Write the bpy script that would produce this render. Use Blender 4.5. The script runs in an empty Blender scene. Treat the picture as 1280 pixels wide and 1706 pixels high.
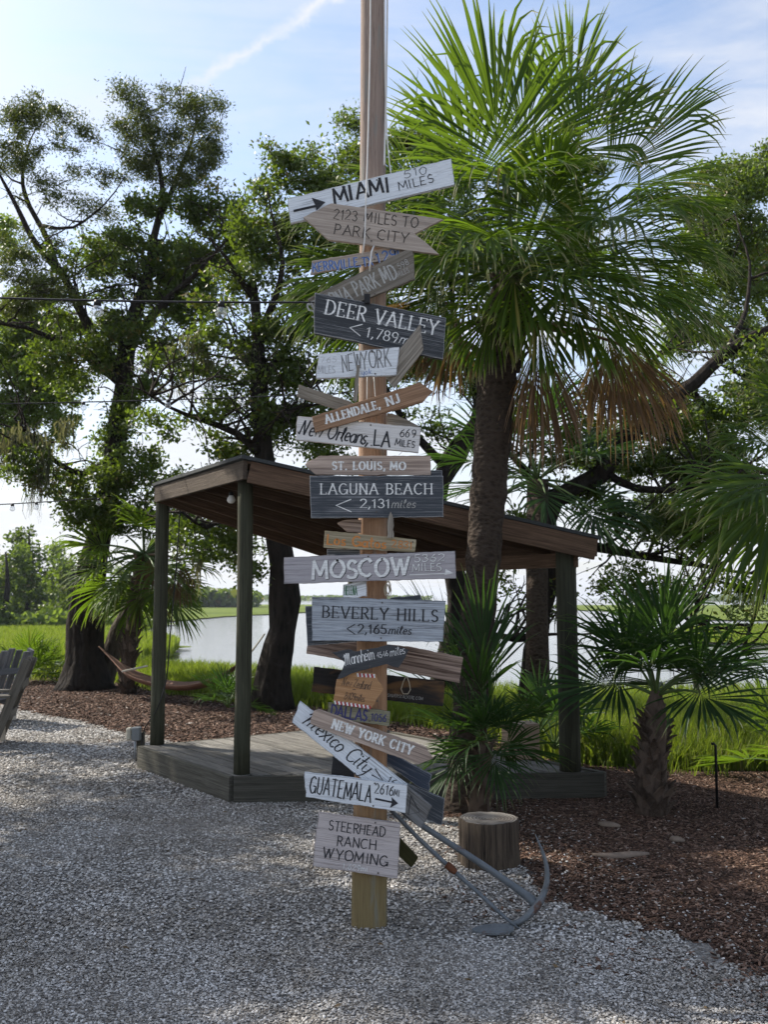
import bpy, math, random
import numpy as np
from mathutils import Vector, Matrix, noise
random.seed(7); RNG = np.random.default_rng(7)
sc = bpy.context.scene
COL = sc.collection
rad = math.radians
# ------------------------------------------------------------------ camera
F = 1600.0; CH = 1.6; PITCH = math.atan((995 - 853) / F)
cam = bpy.data.cameras.new('camera'); camo = bpy.data.objects.new('camera', cam); COL.objects.link(camo)
camo.location = (0, 0, CH); camo.rotation_euler = (rad(90) + PITCH, 0, 0)
cam.sensor_fit = 'VERTICAL'; cam.sensor_height = 43.8; cam.lens = 43.8 * F / 1706.0
cam.clip_start = 0.1; cam.clip_end = 4000
cam.dof.use_dof = True; cam.dof.focus_distance = 4.85; cam.dof.aperture_fstop = 6.3
sc.camera = camo
# ------------------------------------------------------------------ light
SUN = Vector((-0.80, 0.42, 0.80)).normalized()
sun = bpy.data.lights.new('sun', 'SUN'); sun.energy = 4.3; sun.angle = rad(0.6); sun.color = (1.0, 0.93, 0.82)
suno = bpy.data.objects.new('sun', sun); COL.objects.link(suno)
suno.rotation_euler = SUN.to_track_quat('Z', 'Y').to_euler(); suno.location = (-20, 10, 20)
sc.view_settings.view_transform = 'Standard'; sc.view_settings.look = 'None'
sc.view_settings.exposure = 0.90; sc.view_settings.gamma = 1.0; sc.view_settings.use_curve_mapping = False
cy = sc.cycles
cy.max_bounces = 7; cy.diffuse_bounces = 3; cy.glossy_bounces = 3; cy.transmission_bounces = 5
cy.transparent_max_bounces = 6; cy.use_denoising = True; cy.use_adaptive_sampling = True
cy.adaptive_threshold = 0.015; cy.caustics_reflective = False; cy.caustics_refractive = False
cy.sample_clamp_indirect = 6

def ray(px, py):
    v = -(py - 853) / F
    c, s = math.cos(PITCH), math.sin(PITCH)
    return Vector(((px - 640) / F, c - v * s, s + v * c))
def P(px, py, Y):
    r = ray(px, py); return Vector((0, 0, CH)) + r * (Y / r.y)
def G(px, py, z=0.0):
    r = ray(px, py); return Vector((0, 0, CH)) + r * ((z - CH) / r.z)
def ppm(px, py, Y):
    return F / Y * ray(px, py).y

# world: Nishita sky, thin cirrus and one contrail, all by direction
w = bpy.data.worlds.new('World'); sc.world = w; w.use_nodes = True
nt = w.node_tree; nt.nodes.clear(); N = nt.nodes; L = nt.links
def nn(t, **k):
    n = N.new(t)
    for a, b in k.items(): setattr(n, a, b)
    return n
out = nn('ShaderNodeOutputWorld'); bg = nn('ShaderNodeBackground'); L.new(bg.outputs[0], out.inputs[0])
sky = nn('ShaderNodeTexSky', sky_type='NISHITA', sun_disc=False)
sky.sun_elevation = math.asin(SUN.z); sky.sun_rotation = math.atan2(SUN.x, SUN.y)
sky.air_density = 1.0; sky.dust_density = 1.6; sky.ozone_density = 1.6
SKYS = 0.13; bg.inputs[1].default_value = SKYS
tc = nn('ShaderNodeTexCoord')
def vm(op, a, b=None):
    n = nn('ShaderNodeVectorMath', operation=op)
    for i, q in enumerate((a, b)):
        if q is None: continue
        if hasattr(q, 'links'): L.new(q, n.inputs[i])
        else: n.inputs[i].default_value = q
    return n
def mt(op, a, b=None, c=None, clamp=False):
    n = nn('ShaderNodeMath', operation=op); n.use_clamp = clamp
    for i, q in enumerate((a, b, c)):
        if q is None: continue
        if hasattr(q, 'links'): L.new(q, n.inputs[i])
        else: n.inputs[i].default_value = q
    return n.outputs[0]
dirv = tc.outputs['Generated']
sep = nn('ShaderNodeSeparateXYZ'); L.new(dirv, sep.inputs[0])
# flatten the direction onto a cloud layer so streaks foreshorten to the horizon
den = mt('MAXIMUM', mt('ADD', sep.outputs[2], 0.12), 0.05)
inv = mt('DIVIDE', 1.0, den)
lay = vm('SCALE', dirv); L.new(inv, lay.inputs[3])
mp = nn('ShaderNodeMapping'); L.new(lay.outputs[0], mp.inputs[0]); mp.inputs['Rotation'].default_value = (0, 0, rad(38)); mp.inputs['Scale'].default_value = (0.75, 2.0, 0.0)
n1 = nn('ShaderNodeTexNoise'); L.new(mp.outputs[0], n1.inputs[0]); n1.inputs['Scale'].default_value = 1.15; n1.inputs['Detail'].default_value = 9; n1.inputs['Roughness'].default_value = 0.58; n1.inputs['Distortion'].default_value = 0.7
r1 = nn('ShaderNodeMapRange'); L.new(n1.outputs[0], r1.inputs[0]); r1.inputs[1].default_value = 0.40; r1.inputs[2].default_value = 0.64
mp2 = nn('ShaderNodeMapping'); L.new(lay.outputs[0], mp2.inputs[0]); mp2.inputs['Scale'].default_value = (2.5, 3.4, 0.0)
n2 = nn('ShaderNodeTexNoise'); L.new(mp2.outputs[0], n2.inputs[0]); n2.inputs['Scale'].default_value = 2.2; n2.inputs['Detail'].default_value = 8; n2.inputs['Roughness'].default_value = 0.62
r2 = nn('ShaderNodeMapRange'); L.new(n2.outputs[0], r2.inputs[0]); r2.inputs[1].default_value = 0.40; r2.inputs[2].default_value = 0.72
cl = mt('ADD', mt('MULTIPLY', r1.outputs[0], 0.62), mt('MULTIPLY', mt('ADD', mt('MULTIPLY', r1.outputs[0], 0.6), 0.4), mt('MULTIPLY', r2.outputs[0], 0.45)))
hz = nn('ShaderNodeMapRange'); L.new(sep.outputs[2], hz.inputs[0]); hz.inputs[1].default_value = 0.42; hz.inputs[2].default_value = 0.02
hz.inputs[3].default_value = 0.0; hz.inputs[4].default_value = 0.72
cl = mt('ADD', cl, hz.outputs[0])
cl = mt('MINIMUM', mt('MULTIPLY', cl, 0.92), 0.93)
# contrail: a band about a great circle
d1 = ray(300, 155).normalized(); d2 = ray(585, -28).normalized()
nrm = d1.cross(d2).normalized(); along = nrm.cross(d1).normalized()
n3 = nn('ShaderNodeTexNoise'); L.new(dirv, n3.inputs[0]); n3.inputs['Scale'].default_value = 34; n3.inputs['Detail'].default_value = 6; n3.inputs['Roughness'].default_value = 0.65
dn = vm('DOT_PRODUCT', dirv, tuple(nrm)); al = vm('DOT_PRODUCT', dirv, tuple(along))
off = mt('MULTIPLY', mt('SUBTRACT', n3.outputs[0], 0.5), 0.034)
dist = mt('ABSOLUTE', mt('ADD', dn.outputs['Value'], off))
wr = nn('ShaderNodeMapRange'); L.new(dist, wr.inputs[0]); wr.inputs[1].default_value = 0.0088; wr.inputs[2].default_value = 0.0005; wr.inputs[3].default_value = 0; wr.inputs[4].default_value = 1
la = nn('ShaderNodeMapRange'); L.new(al.outputs['Value'], la.inputs[0]); la.inputs[1].default_value = -0.02; la.inputs[2].default_value = 0.05
n4 = nn('ShaderNodeTexNoise'); L.new(dirv, n4.inputs[0]); n4.inputs['Scale'].default_value = 9; n4.inputs['Detail'].default_value = 3
r4 = nn('ShaderNodeMapRange'); L.new(n4.outputs[0], r4.inputs[0]); r4.inputs[1].default_value = 0.32; r4.inputs[2].default_value = 0.5
trail = mt('MULTIPLY', mt('MULTIPLY', wr.outputs[0], la.outputs[0]), mt('MULTIPLY', r4.outputs[0], 0.6))
cl = mt('MINIMUM', mt('ADD', cl, trail), 0.96)
mx = nn('ShaderNodeMix', data_type='RGBA'); L.new(cl, mx.inputs[0]); L.new(sky.outputs[0], mx.inputs[6]); mx.inputs[7].default_value = (3.8, 3.9, 4.15, 1)
L.new(mx.outputs[2], bg.inputs[0])

# ------------------------------------------------------------------ object helpers
def empty(name, loc, label=None, cat=None, group=None):
    o = bpy.data.objects.new(name, None); COL.objects.link(o); o.location = loc; o.empty_display_size = 0.1
    tag(o, label, cat, group); return o
def tag(o, label=None, cat=None, group=None, kind=None):
    if label: o['label'] = label
    if cat: o['category'] = cat
    if group: o['group'] = group
    if kind: o['kind'] = kind
    return o
def link(name, me, mat=None, parent=None, loc=(0, 0, 0)):
    o = bpy.data.objects.new(name, me); COL.objects.link(o)
    if mat and not me.materials: me.materials.append(mat)
    o.location = loc
    if parent: o.parent = parent
    return o
def np_mesh(name, v, f, rnd=None, vat=None, smooth=False):
    """v (n,3), f (m,k) -> mesh, fast; rnd: face float, vat: vertex float"""
    v = np.asarray(v, dtype=np.float32); f = np.asarray(f, dtype=np.int32)
    me = bpy.data.meshes.new(name); k = f.shape[1]
    me.vertices.add(len(v)); me.vertices.foreach_set('co', v.ravel())
    me.loops.add(f.size); me.loops.foreach_set('vertex_index', f.ravel())
    me.polygons.add(len(f)); me.polygons.foreach_set('loop_start', np.arange(0, f.size, k, dtype=np.int32))
    me.update(calc_edges=True)
    if rnd is not None: me.attributes.new('rnd', 'FLOAT', 'FACE').data.foreach_set('value', np.asarray(rnd, dtype=np.float32))
    if vat is not None: me.attributes.new('along', 'FLOAT', 'POINT').data.foreach_set('value', np.asarray(vat, dtype=np.float32))
    if smooth: me.polygons.foreach_set('use_smooth', np.ones(len(f), dtype=bool))  # offset copy under the letters: pale outline; on MOSCOW a painted shadow
    me.update(); return me
class MB:
    def __init__(s): s.v = []; s.f = []
    def add(s, v, f):
        b = len(s.v); s.v += [tuple(p) for p in v]; s.f += [tuple(i + b for i in q) for q in f]; return s
    def box(s, c, size, rot=None):
        hx, hy, hz = [q / 2 for q in size]; R = rot or Matrix.Identity(3); c = Vector(c)
        vs = [c + R @ Vector((x * hx, y * hy, z * hz)) for z in (-1, 1) for y in (-1, 1) for x in (-1, 1)]
        return s.add(vs, [(0, 2, 3, 1), (4, 5, 7, 6), (0, 1, 5, 4), (2, 6, 7, 3), (0, 4, 6, 2), (1, 3, 7, 5)])
    def beam(s, a, b, wd, ht, up=Vector((0, 0, 1))):
        a = Vector(a); b = Vector(b); x = (b - a); ln = x.length; x = x / ln
        y = up.cross(x).normalized(); z = x.cross(y)
        return s.box((a + b) / 2, (ln, wd, ht), Matrix((x, y, z)).transposed())
    def tube(s, pts, rs, n=8, lump=0.0, lf=3.0, cap=True, flat=1.0, ridge=0):
        pts = [Vector(p) for p in pts]
        if not hasattr(rs, '__len__'): rs = [rs] * len(pts)
        t0 = (pts[1] - pts[0]).normalized(); ref = Vector((1, 0, 0)) if abs(t0.x) < 0.8 else Vector((0, 1, 0))
        u = t0.cross(ref).normalized(); V = []; Fc = []
        for i, p in enumerate(pts):
            t = (pts[min(i + 1, len(pts) - 1)] - pts[max(i - 1, 0)]).normalized()
            u = (u - t * u.dot(t)).normalized(); w_ = t.cross(u)
            for k in range(n):
                a = 2 * math.pi * k / n; d = u * math.cos(a) + w_ * math.sin(a) * flat
                r = rs[i]
                if ridge: r *= 1 + ridge * (abs(noise.noise(Vector((math.cos(a) * 4.5, math.sin(a) * 4.5, p.z * .8 + 3)))) * 1.6 - .35) + ridge * .6 * noise.noise(Vector((math.cos(a) * 11, math.sin(a) * 11, p.z * 3.5)))
                if lump: r *= 1 + lump * noise.noise((p + d * r) * lf) + lump * 0.6 * noise.noise(Vector((d.x * 5, d.y * 5, p.z * 0.7 * lf)))
                V.append(p + d * r)
        for i in range(len(pts) - 1):
            for k in range(n):
                a = i * n + k; b = i * n + (k + 1) % n; Fc.append((a, b, b + n, a + n))
        if cap: Fc.append(tuple(range(n - 1, -1, -1))); m = (len(pts) - 1) * n; Fc.append(tuple(range(m, m + n)))
        return s.add(V, Fc)
    def mesh(s, name, smooth=False):
        me = bpy.data.meshes.new(name); me.from_pydata(s.v, [], s.f); me.validate()
        if smooth: me.polygons.foreach_set('use_smooth', [True] * len(me.polygons))
        me.update(); return me
    def build(s, name, mat, parent=None, origin=None, smooth=False, bevel=0):
        o0 = Vector(origin) if origin is not None else Vector((0, 0, 0))
        s.v = [tuple(Vector(p) - o0) for p in s.v]
        par0 = parent.matrix_basis.translation if parent else Vector((0, 0, 0))
        o = link(name, s.mesh(name, smooth), mat, parent, o0 - par0 if parent else o0)
        if bevel:
            b = o.modifiers.new('bevel', 'BEVEL'); b.width = bevel; b.segments = 2; b.limit_method = 'ANGLE'
        return o
def resample(pts, step):
    """Catmull-Rom through (x,y,z,r) control points"""
    p = [np.array(q, float) for q in pts]; p = [2 * p[0] - p[1]] + p + [2 * p[-1] - p[-2]]; out = []
    for i in range(1, len(p) - 2):
        n = max(1, int(np.linalg.norm(p[i + 1][:3] - p[i][:3]) / step))
        for k in range(n):
            t = k / n; out.append(0.5 * (2 * p[i] + (p[i + 1] - p[i - 1]) * t + (2 * p[i - 1] - 5 * p[i] + 4 * p[i + 1] - p[i + 2]) * t * t + (3 * p[i] - p[i - 1] - 3 * p[i + 1] + p[i + 2]) * t ** 3))
    out.append(p[-2]); return out

# ------------------------------------------------------------------ materials
class NB:
    def __init__(s, name):
        s.m = bpy.data.materials.new(name); s.m.use_nodes = True; s.t = s.m.node_tree; s.t.nodes.clear()
        s.o = s.n('ShaderNodeOutputMaterial'); s.p = s.n('ShaderNodeBsdfPrincipled'); s.l(s.p.outputs[0], s.o.inputs[0])
        s.tc = s.n('ShaderNodeTexCoord')
    def n(s, t, **k):
        q = s.t.nodes.new(t)
        for a, b in k.items(): setattr(q, a, b)
        return q
    def l(s, a, b): s.t.links.new(a, b)
    def setv(s, i, v):
        if hasattr(v, 'links'): s.l(v, i)
        else: i.default_value = v
    def map(s, scale, coord='Object', offs=True, rot=(0, 0, 0)):
        m = s.n('ShaderNodeMapping'); s.l(s.tc.outputs[coord], m.inputs[0]); m.inputs['Scale'].default_value = scale; m.inputs['Rotation'].default_value = rot
        if offs:
            oi = s.n('ShaderNodeObjectInfo'); mm = s.n('ShaderNodeMath', operation='MULTIPLY'); s.l(oi.outputs['Random'], mm.inputs[0]); mm.inputs[1].default_value = 37.0
            cb = s.n('ShaderNodeCombineXYZ')
            for i in range(3): s.l(mm.outputs[0], cb.inputs[i])
            s.l(cb.outputs[0], m.inputs['Location'])
        return m.outputs[0]
    def noise(s, vec, scale=1, detail=5, rough=0.55, dist=0.0):
        q = s.n('ShaderNodeTexNoise'); s.l(vec, q.inputs[0]); q.inputs['Scale'].default_value = scale; q.inputs['Detail'].default_value = detail
        q.inputs['Roughness'].default_value = rough; q.inputs['Distortion'].default_value = dist; return q.outputs[0]
    def voro(s, vec, scale=1, feature='F1', out='Distance'):
        q = s.n('ShaderNodeTexVoronoi', feature=feature); s.l(vec, q.inputs[0]); q.inputs['Scale'].default_value = scale; return q.outputs[out]
    def ramp(s, fac, stops, interp='LINEAR'):
        q = s.n('ShaderNodeValToRGB'); s.setv(q.inputs[0], fac); e = q.color_ramp.elements; q.color_ramp.interpolation = interp
        while len(e) < len(stops): e.new(0.5)
        for i, (p, c) in enumerate(stops):
            e[i].position = p; e[i].color = (c, c, c, 1) if not hasattr(c, '__len__') else (*c, 1)
        return q.outputs[0]
    def mix(s, f, a, b, blend='MIX'):
        q = s.n('ShaderNodeMix', data_type='RGBA', blend_type=blend); s.setv(q.inputs[0], f)
        s.setv(q.inputs[6], a if hasattr(a, 'links') else (*a, 1)); s.setv(q.inputs[7], b if hasattr(b, 'links') else (*b, 1)); return q.outputs[2]
    def math(s, op, a, b=0.0, clamp=False):
        q = s.n('ShaderNodeMath', operation=op); q.use_clamp = clamp; s.setv(q.inputs[0], a); s.setv(q.inputs[1], b); return q.outputs[0]
    def attr(s, name):
        q = s.n('ShaderNodeAttribute'); q.attribute_name = name; return q.outputs['Fac']
    def orand(s): return s.n('ShaderNodeObjectInfo').outputs['Random']
    def bump(s, h, strength=0.5, dist=0.01):
        q = s.n('ShaderNodeBump'); s.l(h, q.inputs['Height']); q.inputs['Strength'].default_value = strength; q.inputs['Distance'].default_value = dist
        s.l(q.outputs[0], s.p.inputs['Normal']); return q.outputs[0]
    def done(s, color=None, rough=0.7, spec=0.3, metal=0.0):
        if color is not None: s.setv(s.p.inputs['Base Color'], color if hasattr(color, 'links') else (*color, 1))
        s.setv(s.p.inputs['Roughness'], rough); s.p.inputs['Specular IOR Level'].default_value = spec; s.p.inputs['Metallic'].default_value = metal
        return s.m
def flat(name, c, rough=0.6, spec=0.3, metal=0.0, var=0.25, sc_=30):
    b = NB(name); n = b.noise(b.map((1, 1, 1)), sc_, 5)
    k = b.mix(n, tuple(q * (1 - var) for q in c), tuple(min(1, q * (1 + var)) for q in c)); b.bump(n, 0.2, 0.002)
    return b.done(k, rough, spec, metal)
def wood(name, dark, light, paint=None, wear=0.45, axis='x', streak=1.0, stain=None, contrast=1.0, bump=0.5, burn=None):
    """weathered plank: grain along one local axis, optional worn paint coat"""
    b = NB(name)
    sx = {'x': (2.0, 22, 70), 'z': (60, 60, 1.6), 'y': (50, 2.0, 50)}[axis]; fx = {'x': (5, 60, 260), 'z': (220, 220, 5), 'y': (200, 6, 200)}[axis]
    g1 = b.noise(b.map(sx), 1.0 * streak, 7, 0.6, 1.2); g2 = b.noise(b.map(fx), 1.0, 5, 0.7, 0.4)
    big = b.noise(b.map((4, 4, 4)), 1.3, 4)
    col = b.mix(b.ramp(g1, [(0.36, 0), (0.64, 1)]), dark, light)
    crack = b.ramp(g2, [(0.30, 1), (0.42, 0)])
    col = b.mix(b.math('MULTIPLY', crack, 0.75 * contrast), col, tuple(q * 0.25 for q in dark))
    col = b.mix(b.ramp(big, [(0.35, 0), (0.7, 0.5)]), col, stain or tuple(q * 0.55 for q in light))
    h = b.math('ADD', g1, b.math('MULTIPLY', g2, 0.7))
    if paint:
        m = b.math('ADD', b.math('MULTIPLY', g1, 0.55), b.math('ADD', b.math('MULTIPLY', g2, 0.45), b.math('MULTIPLY', big, 0.35)))
        msk = b.ramp(m, [(wear, 0.05), (wear + 0.16, 0.96)])
        pc = b.mix(b.noise(b.map(sx), 2.2, 4), tuple(q * 0.78 for q in paint), tuple(min(1, q * 1.15) for q in paint))
        col = b.mix(msk, col, pc)
    if burn:
        sp = b.noise(b.map((3.5, 3.5, 9)), 1.2, 3, 0.5, 0.5)
        col = b.mix(b.ramp(sp, [(0.5, 0), (0.62, 1)]), col, burn)
    if paint:
        dark_p = sum(paint) < .25
        bn = b.n('ShaderNodeBevel'); bn.inputs['Radius'].default_value = .007; bn.samples = 4; ge = b.n('ShaderNodeNewGeometry'); dp = b.n('ShaderNodeVectorMath', operation='DOT_PRODUCT'); b.l(bn.outputs[0], dp.inputs[0]); b.l(ge.outputs['Normal'], dp.inputs[1])
        ed = b.ramp(b.math('ADD', b.math('SUBTRACT', 1.0, dp.outputs['Value']), b.math('MULTIPLY', b.math('SUBTRACT', g2, .5), .35)), [(.02, 0), (.10, 1)])
        col = b.mix(b.math('MULTIPLY', ed, .85), col, (.42, .43, .44) if dark_p else tuple(q * .7 for q in dark))
        scr = b.noise(b.map({'x': (2.2, 40, 190), 'z': (60, 60, 1.6), 'y': (50, 2.0, 50)}[axis]), 1.0, 7, .72, .3); sm_ = b.ramp(b.math('ADD', scr, b.math('MULTIPLY', b.math('SUBTRACT', big, .5), .25)), [(.54, 0), (.66, .75)])
        col = b.mix(sm_, col, (.24, .25, .265) if dark_p else tuple(q * .75 for q in dark))
    vr = b.orand(); col = b.mix(b.math('MULTIPLY', vr, .6), col, tuple(q * .45 for q in dark)) if not paint else col
    b.bump(h, bump, 0.004)
    return b.done(col, 0.85, 0.2)
def leafmat(name, dark, light, tip=None, trans=0.35, rough=0.45, dry=None, spec=0.4, dryf=0.955):
    b = NB(name); r = b.attr('rnd')
    col = b.mix(r, dark, light)
    big = b.noise(b.map((1, 1, 1), offs=False), 0.9, 3)
    col = b.mix(b.ramp(big, [(0.4, 0), (0.65, 0.55)]), col, tuple((q * 0.6 + p * 0.5) * 0.8 for q, p in zip(dark, light)))
    if dry: col = b.mix(b.math('GREATER_THAN', r, dryf), col, dry)
    if tip: col = b.mix(b.ramp(b.attr('along'), [(0.80, 0), (0.96, 0.85)]), col, tip)
    b.done(col, rough, spec)
    t = b.n('ShaderNodeBsdfTranslucent'); tcol = b.mix(0.75, col, tuple(min(1, q * 2.2 * k) for q, k in zip(light, (1.15, 1.1, 0.45)))); b.l(tcol, t.inputs[0])
    ms = b.n('ShaderNodeMixShader'); ms.inputs[0].default_value = trans; b.l(b.p.outputs[0], ms.inputs[1]); b.l(t.outputs[0], ms.inputs[2]); b.l(ms.outputs[0], b.o.inputs[0])
    return b.m
def barkmat(name, dark, light, scale=6, zs=0.35, bump=1.0):
    b = NB(name); v = b.map((scale, scale, scale * zs), offs=False)
    n1 = b.noise(v, 1.0, 8, 0.65, 0.8); vo = b.voro(b.map((scale * 2.4, scale * 2.4, scale * 2.4 * zs), offs=False), 1.0)
    f = b.noise(b.map((60, 60, 60 * zs), offs=False), 1, 5)
    h = b.math('ADD', b.math('MULTIPLY', n1, 1.0), b.math('ADD', b.math('MULTIPLY', vo, 0.6), b.math('MULTIPLY', f, 0.3)))
    col = b.mix(b.ramp(h, [(0.55, 0), (1.15, 1)]), dark, light)
    lich = b.noise(b.map((3, 3, 3), offs=False), 1.5, 6, 0.7); col = b.mix(b.ramp(lich, [(0.58, 0), (0.68, 0.35)]), col, tuple((q + 0.05) for q in light))
    col = b.mix(b.math('MULTIPLY', b.orand(), .5), col, tuple(q * .35 for q in light)); col = b.mix(b.math('GREATER_THAN', b.orand(), .8), col, b.mix(n1, light, tuple(min(.5, q * 1.7) for q in light))) if name == 'palm_boot' else col
    b.bump(h, bump, 0.03); return b.done(col, 0.9, 0.15)
M = {}
M['bark'] = barkmat('oak_bark', (0.004, 0.0035, 0.003), (0.026, 0.021, 0.017))
M['palebark'] = barkmat('pale_oak_bark', (0.020, 0.016, 0.012), (0.105, 0.088, 0.068))
M['twig'] = barkmat('twig_bark', (0.010, 0.008, 0.006), (0.045, 0.036, 0.028), 20)
M['palmtrunk'] = barkmat('palm_trunk', (0.014, 0.010, 0.008), (0.080, 0.060, 0.046), 9, 1.5, 0.9)
M['boot'] = barkmat('palm_boot', (0.020, 0.014, 0.011), (0.115, 0.085, 0.065), 10, 0.4, 0.6)
M['oakleaf'] = leafmat('live_oak_leaf', (0.021, 0.044, 0.008), (0.086, 0.132, 0.018), trans=0.40, dry=(0.20, 0.13, 0.04))
M['oakleaf2'] = leafmat('pale_tree_leaf', (0.055, 0.095, 0.02), (0.13, 0.19, 0.04), trans=0.4)
M['cedarleaf'] = leafmat('cedar_leaf', (0.022, 0.040, 0.009), (0.080, 0.105, 0.018), trans=0.30)
M['palmleaf'] = leafmat('palm_leaf', (0.012, 0.034, 0.006), (0.088, 0.150, 0.018), tip=(0.32, 0.26, 0.15), trans=0.38, rough=0.5, dry=(0.26, 0.22, 0.06), spec=0.25)
M['palmleaf2'] = leafmat('young_palm_leaf', (0.011, 0.032, 0.012), (0.036, 0.080, 0.020), tip=(0.14, 0.14, 0.07), trans=0.33, rough=0.5, spec=0.25)
M['deadleaf'] = leafmat('dead_palm_leaf', (0.050, 0.032, 0.022), (0.19, 0.120, 0.080), tip=(0.24, 0.17, 0.12), trans=0.25, rough=0.7, spec=0.1)
M['petiole'] = flat('petiole', (0.075, 0.12, 0.035), 0.5)
M['drypetiole'] = flat('dry_petiole', (0.22, 0.15, 0.10), 0.7)
M['grass'] = leafmat('marsh_grass', (0.052, 0.088, 0.014), (0.140, 0.195, 0.030), trans=0.40, rough=0.6, dry=(0.24, 0.21, 0.10), spec=0.2, dryf=0.89)
M['moss'] = leafmat('spanish_moss', (0.05, 0.055, 0.04), (0.13, 0.135, 0.10), trans=0.3, rough=0.9, spec=0.05)
# ------------------------------------------------------------------ ground, marsh, water
def poly_sdf(x, y, poly):
    """signed distance, negative inside"""
    p = np.asarray(poly, float); q = np.roll(p, -1, 0)
    d = np.full(x.shape, 1e9); ins = np.zeros(x.shape, bool)
    for (x0, y0), (x1, y1) in zip(p, q):
        ex, ey = x1 - x0, y1 - y0; t = np.clip(((x - x0) * ex + (y - y0) * ey) / (ex * ex + ey * ey + 1e-12), 0, 1)
        d = np.minimum(d, np.hypot(x - x0 - ex * t, y - y0 - ey * t))
        c = ((y0 > y) != (y1 > y)) & (x < (x1 - x0) * (y - y0) / (y1 - y0 + 1e-12) + x0); ins ^= c
    return np.where(ins, -d, d)
def fnoise(x, y, s, seed=0):
    r = np.random.default_rng(seed); o = np.zeros(x.shape); amp = 1.0; tot = 0
    for k in range(6):
        a = r.uniform(0, 6.28, 4); ph = r.uniform(0, 6.28, 4)
        for i in range(4): o += amp * np.sin((x * np.cos(a[i]) + y * np.sin(a[i])) * s * (1 + .3 * i) + ph[i]) / 4
        tot += amp; amp *= 0.6; s *= 1.9
    return o / tot
g2 = lambda px, py, z=0: tuple(G(px, py, z)[:2])
WZ = -0.62
# bank line: beyond it the yard drops to the marsh
bank = [(-30, 19.5), g2(0, 1126), g2(100, 1130), g2(200, 1138), g2(300, 1158), g2(400, 1172), g2(520, 1176), g2(640, 1200), g2(760, 1215), g2(860, 1240), g2(900, 1262), g2(960, 1272), g2(1060, 1280), g2(1180, 1284), g2(1280, 1285), g2(1500, 1290), (22, 9.0)]
yard = bank + [(22, -6), (-30, -6)]
mulch = [(-30, 12.5), g2(-60, 1166), g2(20, 1178), g2(70, 1190), g2(130, 1200), g2(190, 1214), g2(235, 1226), g2(330, 1245), g2(600, 1290), g2(720, 1330), g2(790, 1385), g2(862, 1440), g2(905, 1482), g2(960, 1508), g2(1050, 1545), g2(1160, 1582), g2(1280, 1622), g2(1450, 1690), (22, 2.0), (22, 30), (-30, 30)]
def ground_z(x, y):
    d = poly_sdf(x, y, yard)
    return np.where(d < 0, 0, -0.5 * (1 - np.exp(-np.maximum(d, 0) ** 2 / 1.2)))
M['gravel'] = None
b = NB('crushed_shell_gravel')
v = b.map((1, 1, 1), offs=False)
vo = b.n('ShaderNodeTexVoronoi'); b.l(v, vo.inputs[0]); vo.inputs['Scale'].default_value = 62
vo2 = b.n('ShaderNodeTexVoronoi'); b.l(v, vo2.inputs[0]); vo2.inputs['Scale'].default_value = 140
sp = b.n('ShaderNodeSeparateColor'); b.l(vo.outputs['Color'], sp.inputs[0]); sp2 = b.n('ShaderNodeSeparateColor'); b.l(vo2.outputs['Color'], sp2.inputs[0])
c = b.ramp(sp.outputs[0], [(0.0, (0.08, 0.073, 0.064)), (0.35, (0.21, 0.195, 0.175)), (0.7, (0.38, 0.36, 0.335)), (1.0, (0.58, 0.56, 0.53))])
c2 = b.ramp(sp2.outputs[0], [(0.0, (0.08, 0.075, 0.07)), (1.0, (0.32, 0.315, 0.31))])
c = b.mix(0.45, c, c2)
big = b.noise(v, 0.9, 6, 0.6); c = b.mix(b.ramp(big, [(0.38, 0), (0.62, 0.55)]), c, (0.15, 0.135, 0.115))
c = b.mix(b.ramp(b.noise(v, 3.2, 5, 0.65), [(0.55, 0), (0.70, 0.4)]), c, (0.10, 0.075, 0.055))
b.bump(b.math('ADD', vo.outputs['Distance'], b.math('MULTIPLY', vo2.outputs['Distance'], 0.5)), 1.0, 0.012)
M['gravel'] = b.done(c, 0.85, 0.25)
b = NB('bark_mulch'); v = b.map((1, 1, 1), offs=False); vv = b.map((1, 2.3, 1), offs=False, rot=(0, 0, 0.6))
vo = b.n('ShaderNodeTexVoronoi'); b.l(vv, vo.inputs[0]); vo.inputs['Scale'].default_value = 26; sp = b.n('ShaderNodeSeparateColor'); b.l(vo.outputs['Color'], sp.inputs[0])
c = b.ramp(sp.outputs[0], [(0, (0.020, 0.013, 0.010)), (0.6, (0.088, 0.052, 0.037)), (0.93, (0.17, 0.105, 0.075)), (1, (0.36, 0.30, 0.25))])
c = b.mix(b.ramp(b.noise(v, 1.3, 5), [(0.4, 0), (0.7, 0.6)]), c, (0.075, 0.045, 0.032))
b.bump(b.math('ADD', vo.outputs['Distance'], b.noise(v, 40, 4)), 1.0, 0.02); M['mulch'] = b.done(c, 0.9, 0.15)
b = NB('marsh_ground'); v = b.map((1, 1, 1), offs=False); s1 = b.noise(b.map((0.05, 0.35, 1), offs=False), 1.0, 6, 0.6); s2 = b.noise(v, 5, 6, 0.7)
c = b.mix(b.ramp(s1, [(0.38, 0), (0.62, 1)]), (0.085, 0.125, 0.020), (0.19, 0.24, 0.038)); c = b.mix(b.ramp(s2, [(0.35, 0.6), (0.6, 0)]), c, (0.045, 0.065, 0.014))
b.bump(s2, 1.0, 0.15); M['marsh'] = b.done(c, 0.9, 0.1)

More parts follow.
